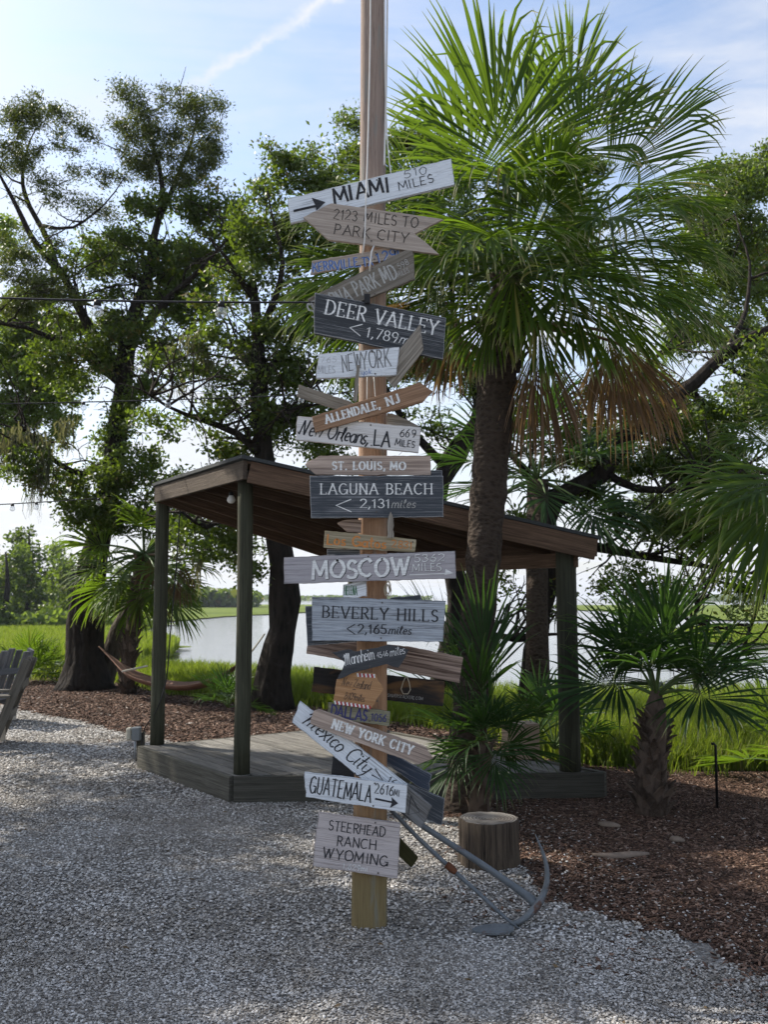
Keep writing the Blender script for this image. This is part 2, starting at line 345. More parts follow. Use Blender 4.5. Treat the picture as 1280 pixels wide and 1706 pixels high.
xs = np.arange(-12, 13.01, 0.07); ys = np.arange(0.5, 20.0, 0.07)
X, Y = np.meshgrid(xs, ys); Z = ground_z(X, Y)
Z = Z + 0.012 * fnoise(X, Y, 1.3, 3) * (poly_sdf(X, Y, yard) < 0.3)
dm = poly_sdf(X, Y, mulch) + 0.20 * fnoise(X, Y, 2.6, 5) + 0.12 * fnoise(X, Y, 9, 6)
nx, ny = len(xs), len(ys)
idx = np.arange(nx * ny).reshape(ny, nx)
quads = np.stack([idx[:-1, :-1], idx[:-1, 1:], idx[1:, 1:], idx[1:, :-1]], -1).reshape(-1, 4)
ctr = lambda A: (A[:-1, :-1] + A[1:, 1:]).reshape(-1) / 2
mk = ctr(dm) + RNG.normal(0, 0.035, len(quads)) < 0; dy_ = ctr(poly_sdf(X, Y, yard) + 0.35 * fnoise(X, Y, 1.5, 9))
V3 = np.stack([X, Y, Z], -1).reshape(-1, 3)
def sub(name, msk, mat):
    f = quads[msk]; u, inv_ = np.unique(f, return_inverse=True); me = np_mesh(name, V3[u], inv_.reshape(-1, 4), smooth=True)
    return tag(link(name, me, mat), kind='structure')
land = dy_ < 0.15
sub('gravel_yard', land & ~mk, M['gravel']); sub('mulch_bed', land & mk, M['mulch']); sub('grassy_bank', ~land, M['marsh'])
# the same ground, coarser, around that patch so nothing ends near the camera
def ring(name, x0, x1, y0, y1, mat, z=0.0):
    m_ = MB(); m_.add([(x0, y0, z), (x1, y0, z), (x1, y1, z), (x0, y1, z)], [(0, 1, 2, 3)]); return tag(m_.build(name, mat), kind='structure')
ring('gravel_yard', -40, 40, -30, 0.5, M['gravel']); ring('gravel_yard', -40, -12, 0.5, 15.6, M['gravel']); ring('mulch_bed', 13, 40, 0.5, 9, M['mulch'])
# water
b = NB('creek_water'); v = b.map((0.6, 1.6, 1), offs=False); n = b.noise(v, 2.2, 5, 0.6); b.bump(n, 0.16, 0.08)
M['water'] = b.done(b.mix(b.noise(b.map((0.01, 0.05, 1), offs=False), 1, 3), (0.055, 0.065, 0.07), (0.10, 0.11, 0.115)), 0.10, 0.6)
wm = MB(); wm.add([(-2500, 14, WZ), (2500, 14, WZ), (2500, 3000, WZ), (-2500, 3000, WZ)], [(0, 1, 2, 3)])
tag(wm.build('water', M['water']), kind='structure')
MZ = -0.52
def marsh(name, pts, z=MZ):
    """flat bank of marsh with a soft wavering outline (points are on the ground)"""
    out = []
    for i in range(len(pts)):
        a = np.array(pts[i]); c = np.array(pts[(i + 1) % len(pts)]); n = 8
        for k in range(n):
            q = a + (c - a) * k / n; am = 0.012 * np.linalg.norm(q); q = q + RNG.normal(0, am, 2) * (k > 0) * 0.5; out.append((q[0], q[1], z))
    m_ = MB(); m_.add(out, [tuple(range(len(out)))]); o = m_.build(name, M['marsh']); return tag(o, kind='structure')
gz = lambda px, py: g2(px, py, MZ)
left_poly = [(-40, 15.0), (-14, 15.0), (-12, 20), gz(120, 1128), gz(235, 1104), gz(238, 1056), gz(225, 1048), gz(300, 1033), gz(420, 1024), gz(520, 1019), gz(680, 1019), gz(780, 1022), gz(800, 1007), gz(-900, 1007)]
tuft_poly = [gz(236, 1094), gz(285, 1094), gz(298, 1080), gz(270, 1070), gz(238, 1068)]
near_poly = [(-40, 20.5), (-14, 20.5)] + [gz(120, 1132), gz(240, 1116), gz(300, 1124), gz(420, 1130), gz(560, 1140), gz(700, 1170), gz(800, 1190), gz(1000, 1200), gz(1150, 1200), gz(1300, 1200), gz(1700, 1200), (40, 15)] + [(40, 8.5), (13, 8.9), (13, 19.9), (-12, 19.9), (-12, 15.2), (-40, 15.2)]
right_poly = [gz(1095, 1064), gz(1120, 1053), gz(1180, 1046), gz(1300, 1044), gz(1600, 1046), gz(1900, 1062), gz(1500, 1076), gz(1200, 1070)]
right2_poly = [gz(900, 1008), gz(1900, 1007), gz(1900, 1032), gz(1320, 1034), gz(1190, 1032), gz(1120, 1022), gz(960, 1016)]
marsh('marsh_flat', left_poly); marsh('marsh_flat', tuft_poly, MZ + 0.004); marsh('marsh_flat', near_poly, MZ - 0.004); marsh('marsh_island', right_poly); marsh('marsh_flat', right2_poly, MZ + .008)

def blades(name, xy, z0, h, wd, label=None, lean=0.35, mat='grass', parent=None):
    n = len(xy); a = RNG.uniform(0, 2 * math.pi, n); ln = RNG.uniform(0.3, 1, n) * lean
    dx, dy = np.cos(a), np.sin(a); sa = RNG.uniform(0, 2 * math.pi, n); sx, sy = np.cos(sa) * wd / 2, np.sin(sa) * wd / 2
    b0 = np.stack([xy[:, 0], xy[:, 1], z0], -1); S = np.stack([sx, sy, np.zeros(n)], -1)
    mid = b0 + np.stack([dx * ln * h * .3, dy * ln * h * .3, h * .6], -1); top = b0 + np.stack([dx * ln * h, dy * ln * h, h * RNG.uniform(.86, 1, n)], -1)
    v = np.stack([b0 - S, b0 + S, mid + S * .8, mid - S * .8, top], 1)
    k = np.arange(n)[:, None] * 5
    f1 = np.concatenate([k + [[0, 1, 2]], k + [[0, 2, 3]], k + [[3, 2, 4]]], 0); r = RNG.random(n)
    me = np_mesh(name, v.reshape(-1, 3), f1, rnd=np.tile(r, 3)); o = link(name, me, M[mat]); return tag(o, label, 'grass', kind='stuff')
def scatter(poly, n, box, pw=None):
    out = []; tot = 0
    while tot < n:
        x = RNG.uniform(box[0], box[1], n * 2); y = RNG.uniform(box[2], box[3], n * 2)
        if pw is not None: k = RNG.random(n * 2) < pw(x, y); x, y = x[k], y[k]
        k = poly_sdf(x, y, poly) < 0; out.append(np.stack([x[k], y[k]], -1)); tot += k.sum()
    return np.concatenate(out)[:n]
# tall grass on the bank, right and left of the stage
bank_strip = bank[1:-1] + [(13, 14.5), (6, 14.8), (2, 15.5), (-1, 18), (-6, 20), (-12, 20)]
xy = scatter(bank_strip, 125000, (-12, 13, 8, 20.5), lambda x, y: np.clip((9.5 / y) ** 1.5, 0, 1) * np.clip(0.55 + .6 * fnoise(x, y, 1.8, 12), 0, 1) * (np.abs(x) < y * 0.46))
d = poly_sdf(xy[:, 0], xy[:, 1], yard); hh = np.where(xy[:, 0] < 0, 0.25 + 0.66 * np.clip(d / 0.9, 0, 1), .22 + .48 * np.clip(d / .9, 0, 1) - .02 * np.clip(xy[:, 1] - 11, 0, 9)) * RNG.uniform(.55, 1.15, len(xy)) * (1 + .22 * fnoise(xy[:, 0], xy[:, 1], 2.1, 13)) * np.where(xy[:, 0] < 0, 0.78, 1.0)
blades('tall_grass', xy, ground_z(xy[:, 0], xy[:, 1]), hh, 0.011 * (xy[:, 1] / 9) ** .8 * RNG.uniform(.6, 1.6, len(xy)), 'tall bright green marsh grass along the bank behind the mulch', 0.4)
# short weeds at the edge
xy = scatter([(p[0], p[1] - .35) for p in bank[1:-1]] + [(12, 11), (6, 11), (0, 16), (-10, 20)], 7000, (-12, 12, 8.5, 20), lambda x, y: (np.abs(x) < y * .46) * np.clip(.2 + fnoise(x, y, 2.4, 21), 0, 1))
blades('low_weeds', xy, ground_z(xy[:, 0], xy[:, 1]), RNG.uniform(.05, .25, len(xy)), 0.009 * RNG.uniform(.6, 1.8, len(xy)), 'low green weeds at the back edge of the mulch', 0.8)
# leafy weeds above the grass behind the hammock
# marsh grass farther out
def far_grass(name, poly, n, box, h, wd, label, z=MZ):
    xy = scatter(poly, n, box, lambda x, y: (np.abs(x) < y * 0.44) * np.clip(.6 + .5 * fnoise(x, y * 2.2, .5, 31), 0.05, 1))
    return blades(name, xy, np.full(len(xy), z), h * RNG.uniform(.5, 1.1, len(xy)), wd * (xy[:, 1] / 20) * RNG.uniform(.6, 1.5, len(xy)), label, .35)
far_grass('marsh_grass', left_poly, 70000, (-40, 2, 16, 75), .5, .022, 'sunlit green marsh grass stretching to the far trees on the left')
far_grass('marsh_grass', tuft_poly, 5000, (-20, 0, 30, 70), .6, .02, 'round clump of marsh grass standing in the creek')
far_grass('marsh_grass', near_poly, 36000, (-12, 12, 15, 30), .5, .02, 'green marsh grass at the edge of the water')
far_grass('marsh_grass', right_poly, 8000, (8, 80, 30, 110), .4, .02, 'low green marsh island out in the water on the right')
# far shore woods
def far_wood(name, x0, x1, Y0, h, col, seed, n=9000, label=''):
    r = np.random.default_rng(seed); x = r.uniform(x0, x1, n); prof = h * (0.62 + .38 * fnoise(x, x * 0, 60.0 / abs(x1 - x0), seed)) 
    z = MZ + prof * r.random(n) ** .7; y = Y0 + r.uniform(-15, 15, n) * Y0 / 300; s = h * .13 * r.uniform(.6, 1.5, n)
    c = np.stack([x, y, z], -1); a = r.normal(size=(n, 3)); a /= np.linalg.norm(a, axis=1)[:, None]; bb = np.cross(a, r.normal(size=(n, 3))); bb /= np.linalg.norm(bb, axis=1)[:, None]
    a *= s[:, None]; bb *= s[:, None]
    v = np.stack([c - a, c + bb, c + a, c - bb], 1); k = np.arange(n)[:, None] * 4 + np.array([[0, 1, 2, 3]])
    o = link(name, np_mesh(name, v.reshape(-1, 3), k, rnd=r.random(n)), M[col]); return tag(o, label, 'woods', kind='stuff')
far_wood('far_woods', -260, 30, 620, 5, 'oakleaf', 3, 9000, 'low wooded far shore beyond the creek left of the signpost')
far_wood('far_woods', 150, 420, 560, 5, 'oakleaf', 4, 8000, 'wooded far shore across the water on the right')
far_wood('far_woods', -75, -28, 210, 5.5, 'oakleaf', 5, 6000, 'hazy wooded point beyond the marsh left of the shelter')

# loose shell and bark, instanced
def chips(name, poly_verts, density, sx, sy, sz, mat, label, seed, smin=.5, smax=1.5):
    me = bpy.data.meshes.new(name); me.from_pydata([(p[0], p[1], p[2] if len(p) > 2 else 0.004) for p in poly_verts[0]], [], poly_verts[1]); me.update()
    o = link(name, me, mat); tag(o, label, 'ground cover', kind='stuff')
    t = bpy.data.node_groups.new(name, 'GeometryNodeTree'); t.interface.new_socket('Geometry', in_out='INPUT', socket_type='NodeSocketGeometry'); t.interface.new_socket('Geometry', in_out='OUTPUT', socket_type='NodeSocketGeometry')
    gi = t.nodes.new('NodeGroupInput'); go = t.nodes.new('NodeGroupOutput'); dp = t.nodes.new('GeometryNodeDistributePointsOnFaces'); dp.inputs['Density'].default_value = density; dp.inputs['Seed'].default_value = seed
    ico = t.nodes.new('GeometryNodeMeshIcoSphere'); ico.inputs['Radius'].default_value = 1.0; ico.inputs['Subdivisions'].default_value = 1
    tr = t.nodes.new('GeometryNodeTransform'); tr.inputs['Scale'].default_value = (sx, sy, sz)
    sm = t.nodes.new('GeometryNodeSetMaterial'); sm.inputs['Material'].default_value = mat
    ip = t.nodes.new('GeometryNodeInstanceOnPoints')
    rv = t.nodes.new('FunctionNodeRandomValue'); rv.data_type = 'FLOAT_VECTOR'; rv.inputs[0].default_value = (-.5, -.5, 0); rv.inputs[1].default_value = (.5, .5, 6.28)
    rs = t.nodes.new('FunctionNodeRandomValue'); rs.data_type = 'FLOAT'; rs.inputs[2].default_value = smin; rs.inputs[3].default_value = smax; rs.inputs['Seed'].default_value = 5
    l = t.links.new; l(gi.outputs[0], dp.inputs['Mesh']); l(ico.outputs['Mesh'], tr.inputs[0]); l(tr.outputs[0], sm.inputs[0]); l(sm.outputs[0], ip.inputs['Instance'])
    l(dp.outputs['Points'], ip.inputs['Points']); l(rv.outputs[0], ip.inputs['Rotation']); l(rs.outputs[1], ip.inputs['Scale']); l(ip.outputs[0], go.inputs[0])
    m_ = o.modifiers.new('chips', 'NODES'); m_.node_group = t; return o
b = NB('shell_chip'); r = b.orand(); gp = b.n('ShaderNodeNewGeometry').outputs['Position']; pn = b.noise(gp, .8, 6, .6); pn2 = b.noise(gp, 3.5, 5, .65); M['chip'] = b.done(b.mix(b.ramp(b.math('ADD', b.math('MULTIPLY', pn, .6), b.math('MULTIPLY', pn2, .4)), [(.38, 0), (.58, .9)]), b.ramp(r, [(0, (0.14, 0.126, 0.11)), (0.3, (0.29, 0.272, 0.25)), (0.62, (0.47, 0.455, 0.435)), (0.93, (0.67, 0.655, 0.63)), (1, (0.80, 0.78, 0.75))]), b.ramp(r, [(0, (0.09, 0.075, 0.06)), (0.5, (0.22, 0.197, 0.165)), (0.93, (0.40, 0.37, 0.33)), (1, (0.6, 0.58, 0.55))])), 0.7, 0.3)
b = NB('bark_chip'); r = b.orand(); M['barkchip'] = b.done(b.ramp(r, [(0, (0.022, 0.013, 0.009)), (0.5, (0.082, 0.048, 0.033)), (0.85, (0.17, 0.102, 0.072)), (0.985, (0.24, 0.17, 0.13)), (1, (0.48, 0.44, 0.40))]), 0.85, 0.2)
def cells(cond, step=0.14, x0=-4.2, x1=4.2, y0=2.4, y1=12):
    gx = np.arange(x0, x1, step); gy = np.arange(y0, y1, step); vs = []; fs = []
    GX, GY = np.meshgrid(gx, gy); ok = cond(GX + step / 2, GY + step / 2)
    for i, j in zip(*np.nonzero(ok)):
        k = len(vs); a, c = gx[j], gy[i]; vs += [(a, c), (a + step, c), (a + step, c + step), (a, c + step)]; fs.append((k, k + 1, k + 2, k + 3))
    return vs, fs
sdm = lambda x, y: poly_sdf(x, y, mulch) + 0.20 * fnoise(x, y, 2.6, 5) + 0.12 * fnoise(x, y, 9, 6)
view = lambda x, y: np.abs(x) < y * 0.43 + .15
chips('shell_gravel', cells(lambda x, y: view(x, y) & (sdm(x, y) > 0.05) & (y < 4.6)), 11500, .0062, .0044, .0022, M['chip'], 'crushed white and grey oyster shell gravel close to the camera', 1)
chips('shell_gravel', cells(lambda x, y: view(x, y) & (sdm(x, y) > 0.03) & (y >= 4.6) & (y < 8)), 4600, .0082, .006, .003, M['chip'], 'crushed oyster shell gravel around the post and stage', 2)
chips('shell_gravel', cells(lambda x, y: view(x, y) & (sdm(x, y) > 0.03) & (y >= 8) & (y < 15), x0=-7, y1=15), 1700, .0135, .010, .005, M['chip'], 'crushed oyster shell gravel at the back of the yard by the lounge chairs', 22)
chips('shell_gravel', cells(lambda x, y: view(x, y) & (sdm(x, y) <= 0.05) & (sdm(x, y) > -0.75) & (y < 9)), 420, .0085, .006, .003, M['chip'], 'white shell bits strewn into the edge of the mulch', 3)
chips('bark_chips', cells(lambda x, y: view(x, y) & (sdm(x, y) < 0.02) & (y < 9) & (poly_sdf(x, y, yard) < -.1)), 3600, .017, .005, .003, M['barkchip'], 'reddish brown bark mulch chips on the right', 4)
chips('bark_chips', cells(lambda x, y: view(x, y) & (sdm(x, y) < 0.02) & (y >= 9) & (y < 18.5) & (poly_sdf(x, y, yard) < -.05), x0=-8, x1=6, y1=19), 700, .035, .011, .006, M['barkchip'], 'reddish brown bark mulch behind the stage', 5)
chips('bark_chips', cells(lambda x, y: view(x, y) & (sdm(x, y) >= 0.0) & (sdm(x, y) < 0.55) & (fnoise(x, y, 5, 44) > 0.05)), 420, .018, .006, .0035, M['barkchip'], 'stray bark bits on the edge of the shell gravel', 6)
# pale air over the creek so the far shore fades
hm = bpy.data.materials.new('haze'); hm.use_nodes = True; hm.node_tree.nodes.clear(); ho_ = hm.node_tree.nodes.new('ShaderNodeOutputMaterial'); hv = hm.node_tree.nodes.new('ShaderNodeVolumePrincipled'); hm.node_tree.links.new(hv.outputs[0], ho_.inputs['Volume'])
hv.inputs['Color'].default_value = (.80, .88, 1, 1); hv.inputs['Density'].default_value = 0.00025; hv.inputs['Anisotropy'].default_value = 0.2
m_ = MB(); m_.box((0, 1500, 10), (5200, 3100, 24)); hzo = m_.build('haze', hm); tag(hzo, 'thin pale haze over the marsh and creek', 'haze', kind='stuff')
# ------------------------------------------------------------------ trees
def leaf_quads(c, size, asp, rng, droop=0.0):
    n = len(c); d = rng.normal(size=(n, 3)); d[:, 2] -= droop; d /= np.linalg.norm(d, axis=1)[:, None]
    s = np.cross(d, rng.normal(size=(n, 3))); s /= np.linalg.norm(s, axis=1)[:, None]
    ln = (size * rng.uniform(.6, 1.3, n))[:, None]; wd = ln * asp / 2
    nrm = np.cross(d, s) * ln * .12
    v = np.stack([c, c + d * ln * .5 + s * wd + nrm, c + d * ln, c + d * ln * .5 - s * wd + nrm], 1).reshape(-1, 3)
    f = np.arange(n)[:, None] * 4 + np.array([[0, 1, 2, 3]]); return v, f
def X4(px, py, Y, rpx):
    p = P(px, py, Y); return (p.x, p.y, p.z, rpx / ppm(px, py, Y))
def tree(name, label, limbs, blobs, mat='oakleaf', clump=0.24, per=95, dens=1.0, leaf=0.085, asp=0.5, seed=1, cat='tree', group=None, twig_r=0.012, lump=0.25, blob_mats=None, step=0.22, bare=30, bscale=1.0, bark='bark'):
    """limbs: lists of (x,y,z,r), first is the trunk; blobs: (centre, (rx,ry,rz), weight, mat)"""
    rng = np.random.default_rng(seed); base = limbs[0][0]; root = empty(name, (base[0], base[1], base[2]), label, cat, group); o0 = Vector(base[:3])
    nodes = []
    for i, lb in enumerate(limbs):
        pts = resample(lb, step); m_ = MB()
        if i: pts = [np.append(q[:3], q[3] * .82 * (1 - .72 * (k / len(pts)) ** 2)) for k, q in enumerate(pts)]
        else: pts = [np.append(q[:3], q[3] * (1 - .30 * (k / len(pts)) ** 3)) for k, q in enumerate(pts)]
        if i: # wiggle limbs
            pts = [q + np.append(np.array(noise.noise_vector(Vector(q[:3]) * .9)) * .10 * min(1, k / 3), 0) for k, q in enumerate(pts)]
        m_.tube([q[:3] for q in pts], [max(q[3], .006) for q in pts], 34 if i == 0 and bare else 9, lump if i == 0 else .12, 2.2 / max(.3, lb[0][3] * 3) if i == 0 else 3, ridge=.13 if i == 0 and bare else 0)
        m_.build('trunk' if i == 0 else 'limb', M[bark], root, o0, smooth=True)
        k0 = len(pts) // 2 if i == 0 else len(pts) // 6
        nodes += [tuple(q[:3]) for q in pts[k0:]]
    cl = []; cm = []
    for (c, r, wgt, mt_) in blobs:
        n = max(2, int(dens * wgt * 58 * (r[0] * r[2]) ** .95 / (clump * 3.4) ** 1.6)); q = rng.normal(size=(n * 2, 3)); q /= np.linalg.norm(q, axis=1)[:, None]; q *= rng.random((n * 2, 1)) ** .45
        q = q[:n]; cl.append(np.array(c) + q * np.array(r)); cm += [mt_ or mat] * n
    cl = np.concatenate(cl); cm = np.array(cm)
    tw = MB(); extra = []; tot_len = len(nodes); za = np.array(nodes)[:, 2]; zlim = za.min() + .55 * (za.max() - za.min())
    for _ in range(int(bare)):   # bare side branches, forking once or twice
        st = np.array(nodes[rng.integers(int(tot_len))]); 
        while st[2] > zlim and rng.random() < .93: st = np.array(nodes[rng.integers(int(tot_len))])
        d = rng.normal(size=3); d[2] = abs(d[2]) * .8 + .1; d /= np.linalg.norm(d); L_ = rng.uniform(.6, 1.5) * bscale; p = st.copy(); path = [p.copy()]
        for k in range(7): d = d + rng.normal(0, .22, 3); d /= np.linalg.norm(d); p = p + d * L_ / 7; path.append(p.copy())
        tw.tube(path, list(np.linspace(.022 * bscale, .004, 8)), 4, cap=False); extra += path[3:]
        for f_ in range(3):
            j0 = rng.integers(2, 7); d2 = rng.normal(size=3); d2 /= np.linalg.norm(d2); q_ = path[j0]; p2 = [q_]
            for k in range(4): d2 = d2 + rng.normal(0, .25, 3); d2 /= np.linalg.norm(d2); p2.append(p2[-1] + d2 * L_ * .11)
            tw.tube(p2, list(np.linspace(.009, .003, 5)), 3, cap=False)
    nodes += [tuple(q) for q in extra]
    # grow twigs: nearest clump first onto the nearest existing node
    nd = np.array(nodes); D = np.min(np.linalg.norm(cl[:, None] - nd[None], axis=2), 1)
    for j in np.argsort(D):
        c = cl[j]; dd = np.linalg.norm(nd - c, axis=1) + 0.35 * np.maximum(0, nd[:, 2] - c[2]); a = nd[np.argmin(dd)]
        ln = np.linalg.norm(c - a)
        if ln < .03: continue
        k = max(3, min(9, int(ln / .22) + 2)); t = np.linspace(0, 1, k)[:, None]; bend = rng.normal(size=3) * ln * .13; bend[2] += ln * .05
        p = a + (c - a) * t + np.sin(t * math.pi) * bend + rng.normal(size=(k, 3)) * .018 * np.sin(t * math.pi)
        r0 = twig_r * (0.5 + min(2.4, ln * 0.9)); tw.tube(p, list(np.linspace(r0, .004, k)), 4, cap=False); nd = np.concatenate([nd, p[1:]])
    tag(tw.build('twigs', M['twig'], root, o0, smooth=True), kind='stuff')
    for mt_ in sorted(set(cm)):
        ms = cm == mt_; cc = cl[ms]; ced = mt_ == 'cedarleaf'
        pr = int(per * (1.7 if ced else 1.15)); q = rng.normal(size=(len(cc), pr, 3)) * np.array([1, 1, .62 if not ced else .7]) * clump * (.52 if not ced else .42) * rng.uniform(.6, 1.3, (len(cc), 1, 1))
        pts = (cc[:, None] + q).reshape(-1, 3); v, f = leaf_quads(pts, leaf * (.75 if ced else 1), .32 if ced else asp, rng)
        rn = np.clip(np.repeat(rng.normal(.45, .2, len(cc)), pr) + rng.normal(0, .16, len(pts)), 0, 1)
        link('crown', np_mesh('crown', v - np.array(o0), f, rnd=rn), M[mt_], root)
    return root
def BL(px, py, Y, rx, ry, wgt=1.0, mat=None, deep=1.0):
    k = ppm(px, py, Y); p = P(px, py, Y); return (tuple(p), (rx / k, (rx + ry) / 2 / k * deep, ry / k), wgt, mat)
def LB(Y, *pts, dY=0.0):
    n = len(pts); return [X4(px, py, Y + dY * i / max(1, n - 1), r) for i, (px, py, r) in enumerate(pts)]
gy = lambda px, py: G(px, py).y
YA = gy(150, 1148); C_ = 'cedarleaf'
tree('live_oak', 'large dark gnarled tree left of the stage with the hammock tied to its foot', [
    LB(YA, (142, 1156, 52), (143, 1135, 41), (143, 1100, 31), (140, 1040, 26), (152, 960, 24), (170, 880, 20), (184, 790, 18), (196, 710, 17), (205, 640, 16), (212, 575, 14), (226, 515, 14), (250, 455, 10), (266, 400, 7)),
    LB(YA, (205, 630, 14), (165, 570, 11), (136, 526, 10), (94, 447, 9), (47, 390, 8), (5, 305, 6), (-30, 240, 3), dY=-1),
    LB(YA, (94, 450, 8), (70, 376, 6), (37, 306, 5), (48, 235, 3), (80, 190, 2), dY=.6),
    LB(YA, (226, 515, 11), (255, 420, 9), (268, 311, 7), (254, 236, 5), (228, 188, 3)),
    LB(YA, (262, 370, 6), (300, 290, 5), (325, 215, 3), (335, 165, 2), dY=.8),
    LB(YA, (214, 570, 11), (290, 490, 8), (345, 430, 6), (390, 385, 4), dY=-1.2),
    LB(YA, (205, 640, 12), (150, 596, 9), (98, 573, 8), (40, 548, 6), (-20, 540, 4), dY=-1.5),
    LB(YA, (200, 680, 8), (240, 625, 6), (290, 570, 5), (345, 530, 3), dY=1.2),
    LB(YA, (190, 760, 9), (140, 790, 7), (80, 760, 6), (20, 700, 5), dY=-1),
    LB(YA, (70, 376, 4), (120, 380, 3), (170, 345, 2.5), (205, 300, 2), dY=-.5),
], [BL(75, 195, YA, 62, 34, 1, C_), BL(30, 250, YA, 48, 50, 1, C_), BL(20, 190, YA, 30, 30, .8, C_), BL(140, 220, YA, 24, 22, .9, C_), BL(105, 245, YA, 40, 16, .7, C_), BL(60, 320, YA, 40, 30, .7, C_),
    BL(215, 165, YA, 34, 28, 1, C_), BL(225, 215, YA, 34, 30, 1, C_), BL(270, 235, YA, 60, 55, 1.1, C_), BL(330, 185, YA, 42, 40, 1.1, C_), BL(325, 240, YA, 50, 38, .9, C_), BL(235, 275, YA, 42, 35, 1, C_), BL(290, 160, YA, 26, 18, .9, C_), BL(350, 270, YA, 30, 26, .8, C_),
    BL(130, 280, YA, 30, 14, .8, C_), BL(185, 300, YA, 32, 18, .9, C_), BL(120, 330, YA, 24, 26, .5, C_), BL(165, 345, YA, 40, 22, .7, C_), BL(300, 300, YA, 50, 34, .9, C_),
    BL(255, 350, YA, 45, 28, .9), BL(340, 345, YA, 60, 40, 1), BL(400, 390, YA, 55, 55, .9), BL(205, 400, YA, 50, 30, .7), BL(300, 430, YA, 70, 40, .8), BL(250, 500, YA, 45, 24, .5),
    BL(260, 560, YA - .5, 50, 34, .8), BL(330, 490, YA, 55, 40, .7), BL(240, 440, YA, 60, 30, .7), BL(170, 470, YA, 50, 30, .6), BL(350, 420, YA, 60, 40, .8), BL(250, 650, YA - .5, 50, 34, .6), BL(100, 600, YA - 1, 60, 34, .9), BL(300, 480, YA + .5, 60, 60, .8), BL(180, 420, YA + .5, 60, 40, .7), BL(120, 540, YA, 60, 30, .6), BL(60, 400, YA, 40, 30, .5, C_), BL(90, 440, YA - 1, 40, 20, .5), BL(25, 430, YA - 1, 42, 42, 1, C_), BL(60, 470, YA - 1, 60, 32, 1, C_), BL(25, 505, YA - 1.2, 50, 26, 1, C_), BL(110, 500, YA - 1, 45, 20, .6, C_),
    BL(165, 590, YA - .5, 45, 40, 1), BL(190, 545, YA, 60, 30, .9), BL(120, 640, YA, 40, 30, .6), BL(235, 600, YA, 30, 22, .6), BL(300, 540, YA, 40, 20, .4),
    BL(40, 770, YA - 1, 50, 40, .7), BL(120, 810, YA - .5, 50, 35, .9), BL(205, 800, YA - .5, 42, 50, 1.1), BL(150, 865, YA - .5, 60, 35, 1.1), BL(215, 870, YA - .5, 50, 35, 1.1), BL(175, 740, YA, 36, 25, .7), BL(215, 700, YA, 40, 28, .7)],
    seed=3, leaf=.085, per=105, lump=.30, bare=110)
YC = gy(455, 1182)
tree('live_oak', 'dark oak trunk behind the stage between its front posts and the signpost', [
    LB(YC, (452, 1190, 38), (452, 1160, 31), (455, 1120, 26), (464, 1080, 26), (473, 1050, 24), (476, 1000, 23), (470, 940, 21), (458, 870, 19), (444, 800, 18), (434, 700, 15), (430, 620, 15), (428, 540, 11), (420, 460, 7)),
    LB(YC, (430, 620, 10), (400, 592, 8), (350, 560, 6), (300, 545, 4), dY=1),
    LB(YC, (428, 560, 9), (462, 500, 7), (470, 440, 6), (450, 370, 4), (440, 310, 3), dY=-.6),
    LB(YC, (432, 640, 10), (480, 580, 8), (520, 500, 6), (535, 400, 4), (560, 320, 3), dY=.8),
    LB(YC, (424, 500, 7), (385, 440, 5), (350, 400, 3), dY=-.5),
    LB(YC, (440, 760, 10), (390, 720, 8), (320, 690, 6), (255, 660, 4), dY=-1),
    LB(YC, (452, 850, 11), (400, 850, 9), (340, 880, 7), (300, 850, 5), dY=-.8),
    LB(YC, (436, 720, 8), (480, 690, 6), (540, 680, 4), dY=-.5),
], [BL(380, 560, YC, 60, 40, .7), BL(300, 600, YC, 50, 30, .5), BL(400, 800, YC, 50, 30, .5), BL(350, 620, YC + 1, 60, 34, .5), BL(480, 270, YC, 52, 34, .9), BL(530, 300, YC, 50, 45, 1), BL(440, 310, YC, 40, 35, .9), BL(430, 390, YC, 55, 50, 1), BL(490, 400, YC, 55, 60, 1.1), BL(555, 380, YC, 45, 60, 1.1), BL(400, 460, YC, 60, 38, .8),
    BL(500, 500, YC, 50, 50, 1.1), BL(360, 500, YC, 45, 24, .6), BL(440, 560, YC, 60, 34, .8), BL(550, 560, YC, 40, 60, 1.1), BL(480, 620, YC, 60, 45, 1.1), BL(400, 650, YC, 60, 40, .8), BL(455, 700, YC, 70, 42, 1.2), BL(530, 700, YC, 50, 45, 1.1),
    BL(380, 740, YC, 60, 26, .9), BL(330, 690, YC - .6, 50, 28, .5), BL(280, 700, YC - .8, 50, 30, .5), BL(330, 800, YC + .3, 50, 20, .7), BL(320, 900, YC - .5, 45, 32, .9), BL(390, 890, YC, 42, 34, .9), BL(420, 950, YC, 34, 22, .6), BL(540, 760, YC + 1, 50, 40, 1), BL(510, 850, YC + 1, 50, 40, .9)],
    seed=5, leaf=.078, per=100, bare=90)
YL = gy(168, 1148)
tree('leaning_oak', 'pale leaning trunk tilting right from the foot of the gnarled tree', [
    LB(YL + .4, (168, 1156, 19), (178, 1110, 16), (199, 1050, 15), (217, 1015, 14), (237, 968, 13), (262, 912, 12), (296, 872, 12), (340, 850, 8), (390, 845, 4)),
    LB(YL + .4, (262, 912, 8), (280, 850, 6), (270, 790, 4), dY=.5), LB(YL + .4, (300, 870, 7), (360, 900, 5), (410, 930, 3), dY=-.5)],
    [BL(280, 820, YL, 45, 34, .9), BL(330, 850, YL, 50, 32, .9), BL(380, 860, YL, 40, 30, .8), BL(260, 770, YL, 40, 30, .7), BL(400, 920, YL, 34, 24, .7), BL(350, 930, YL, 36, 22, .6)], seed=8, per=90, lump=.2, bark='palebark')
YB = 22.0
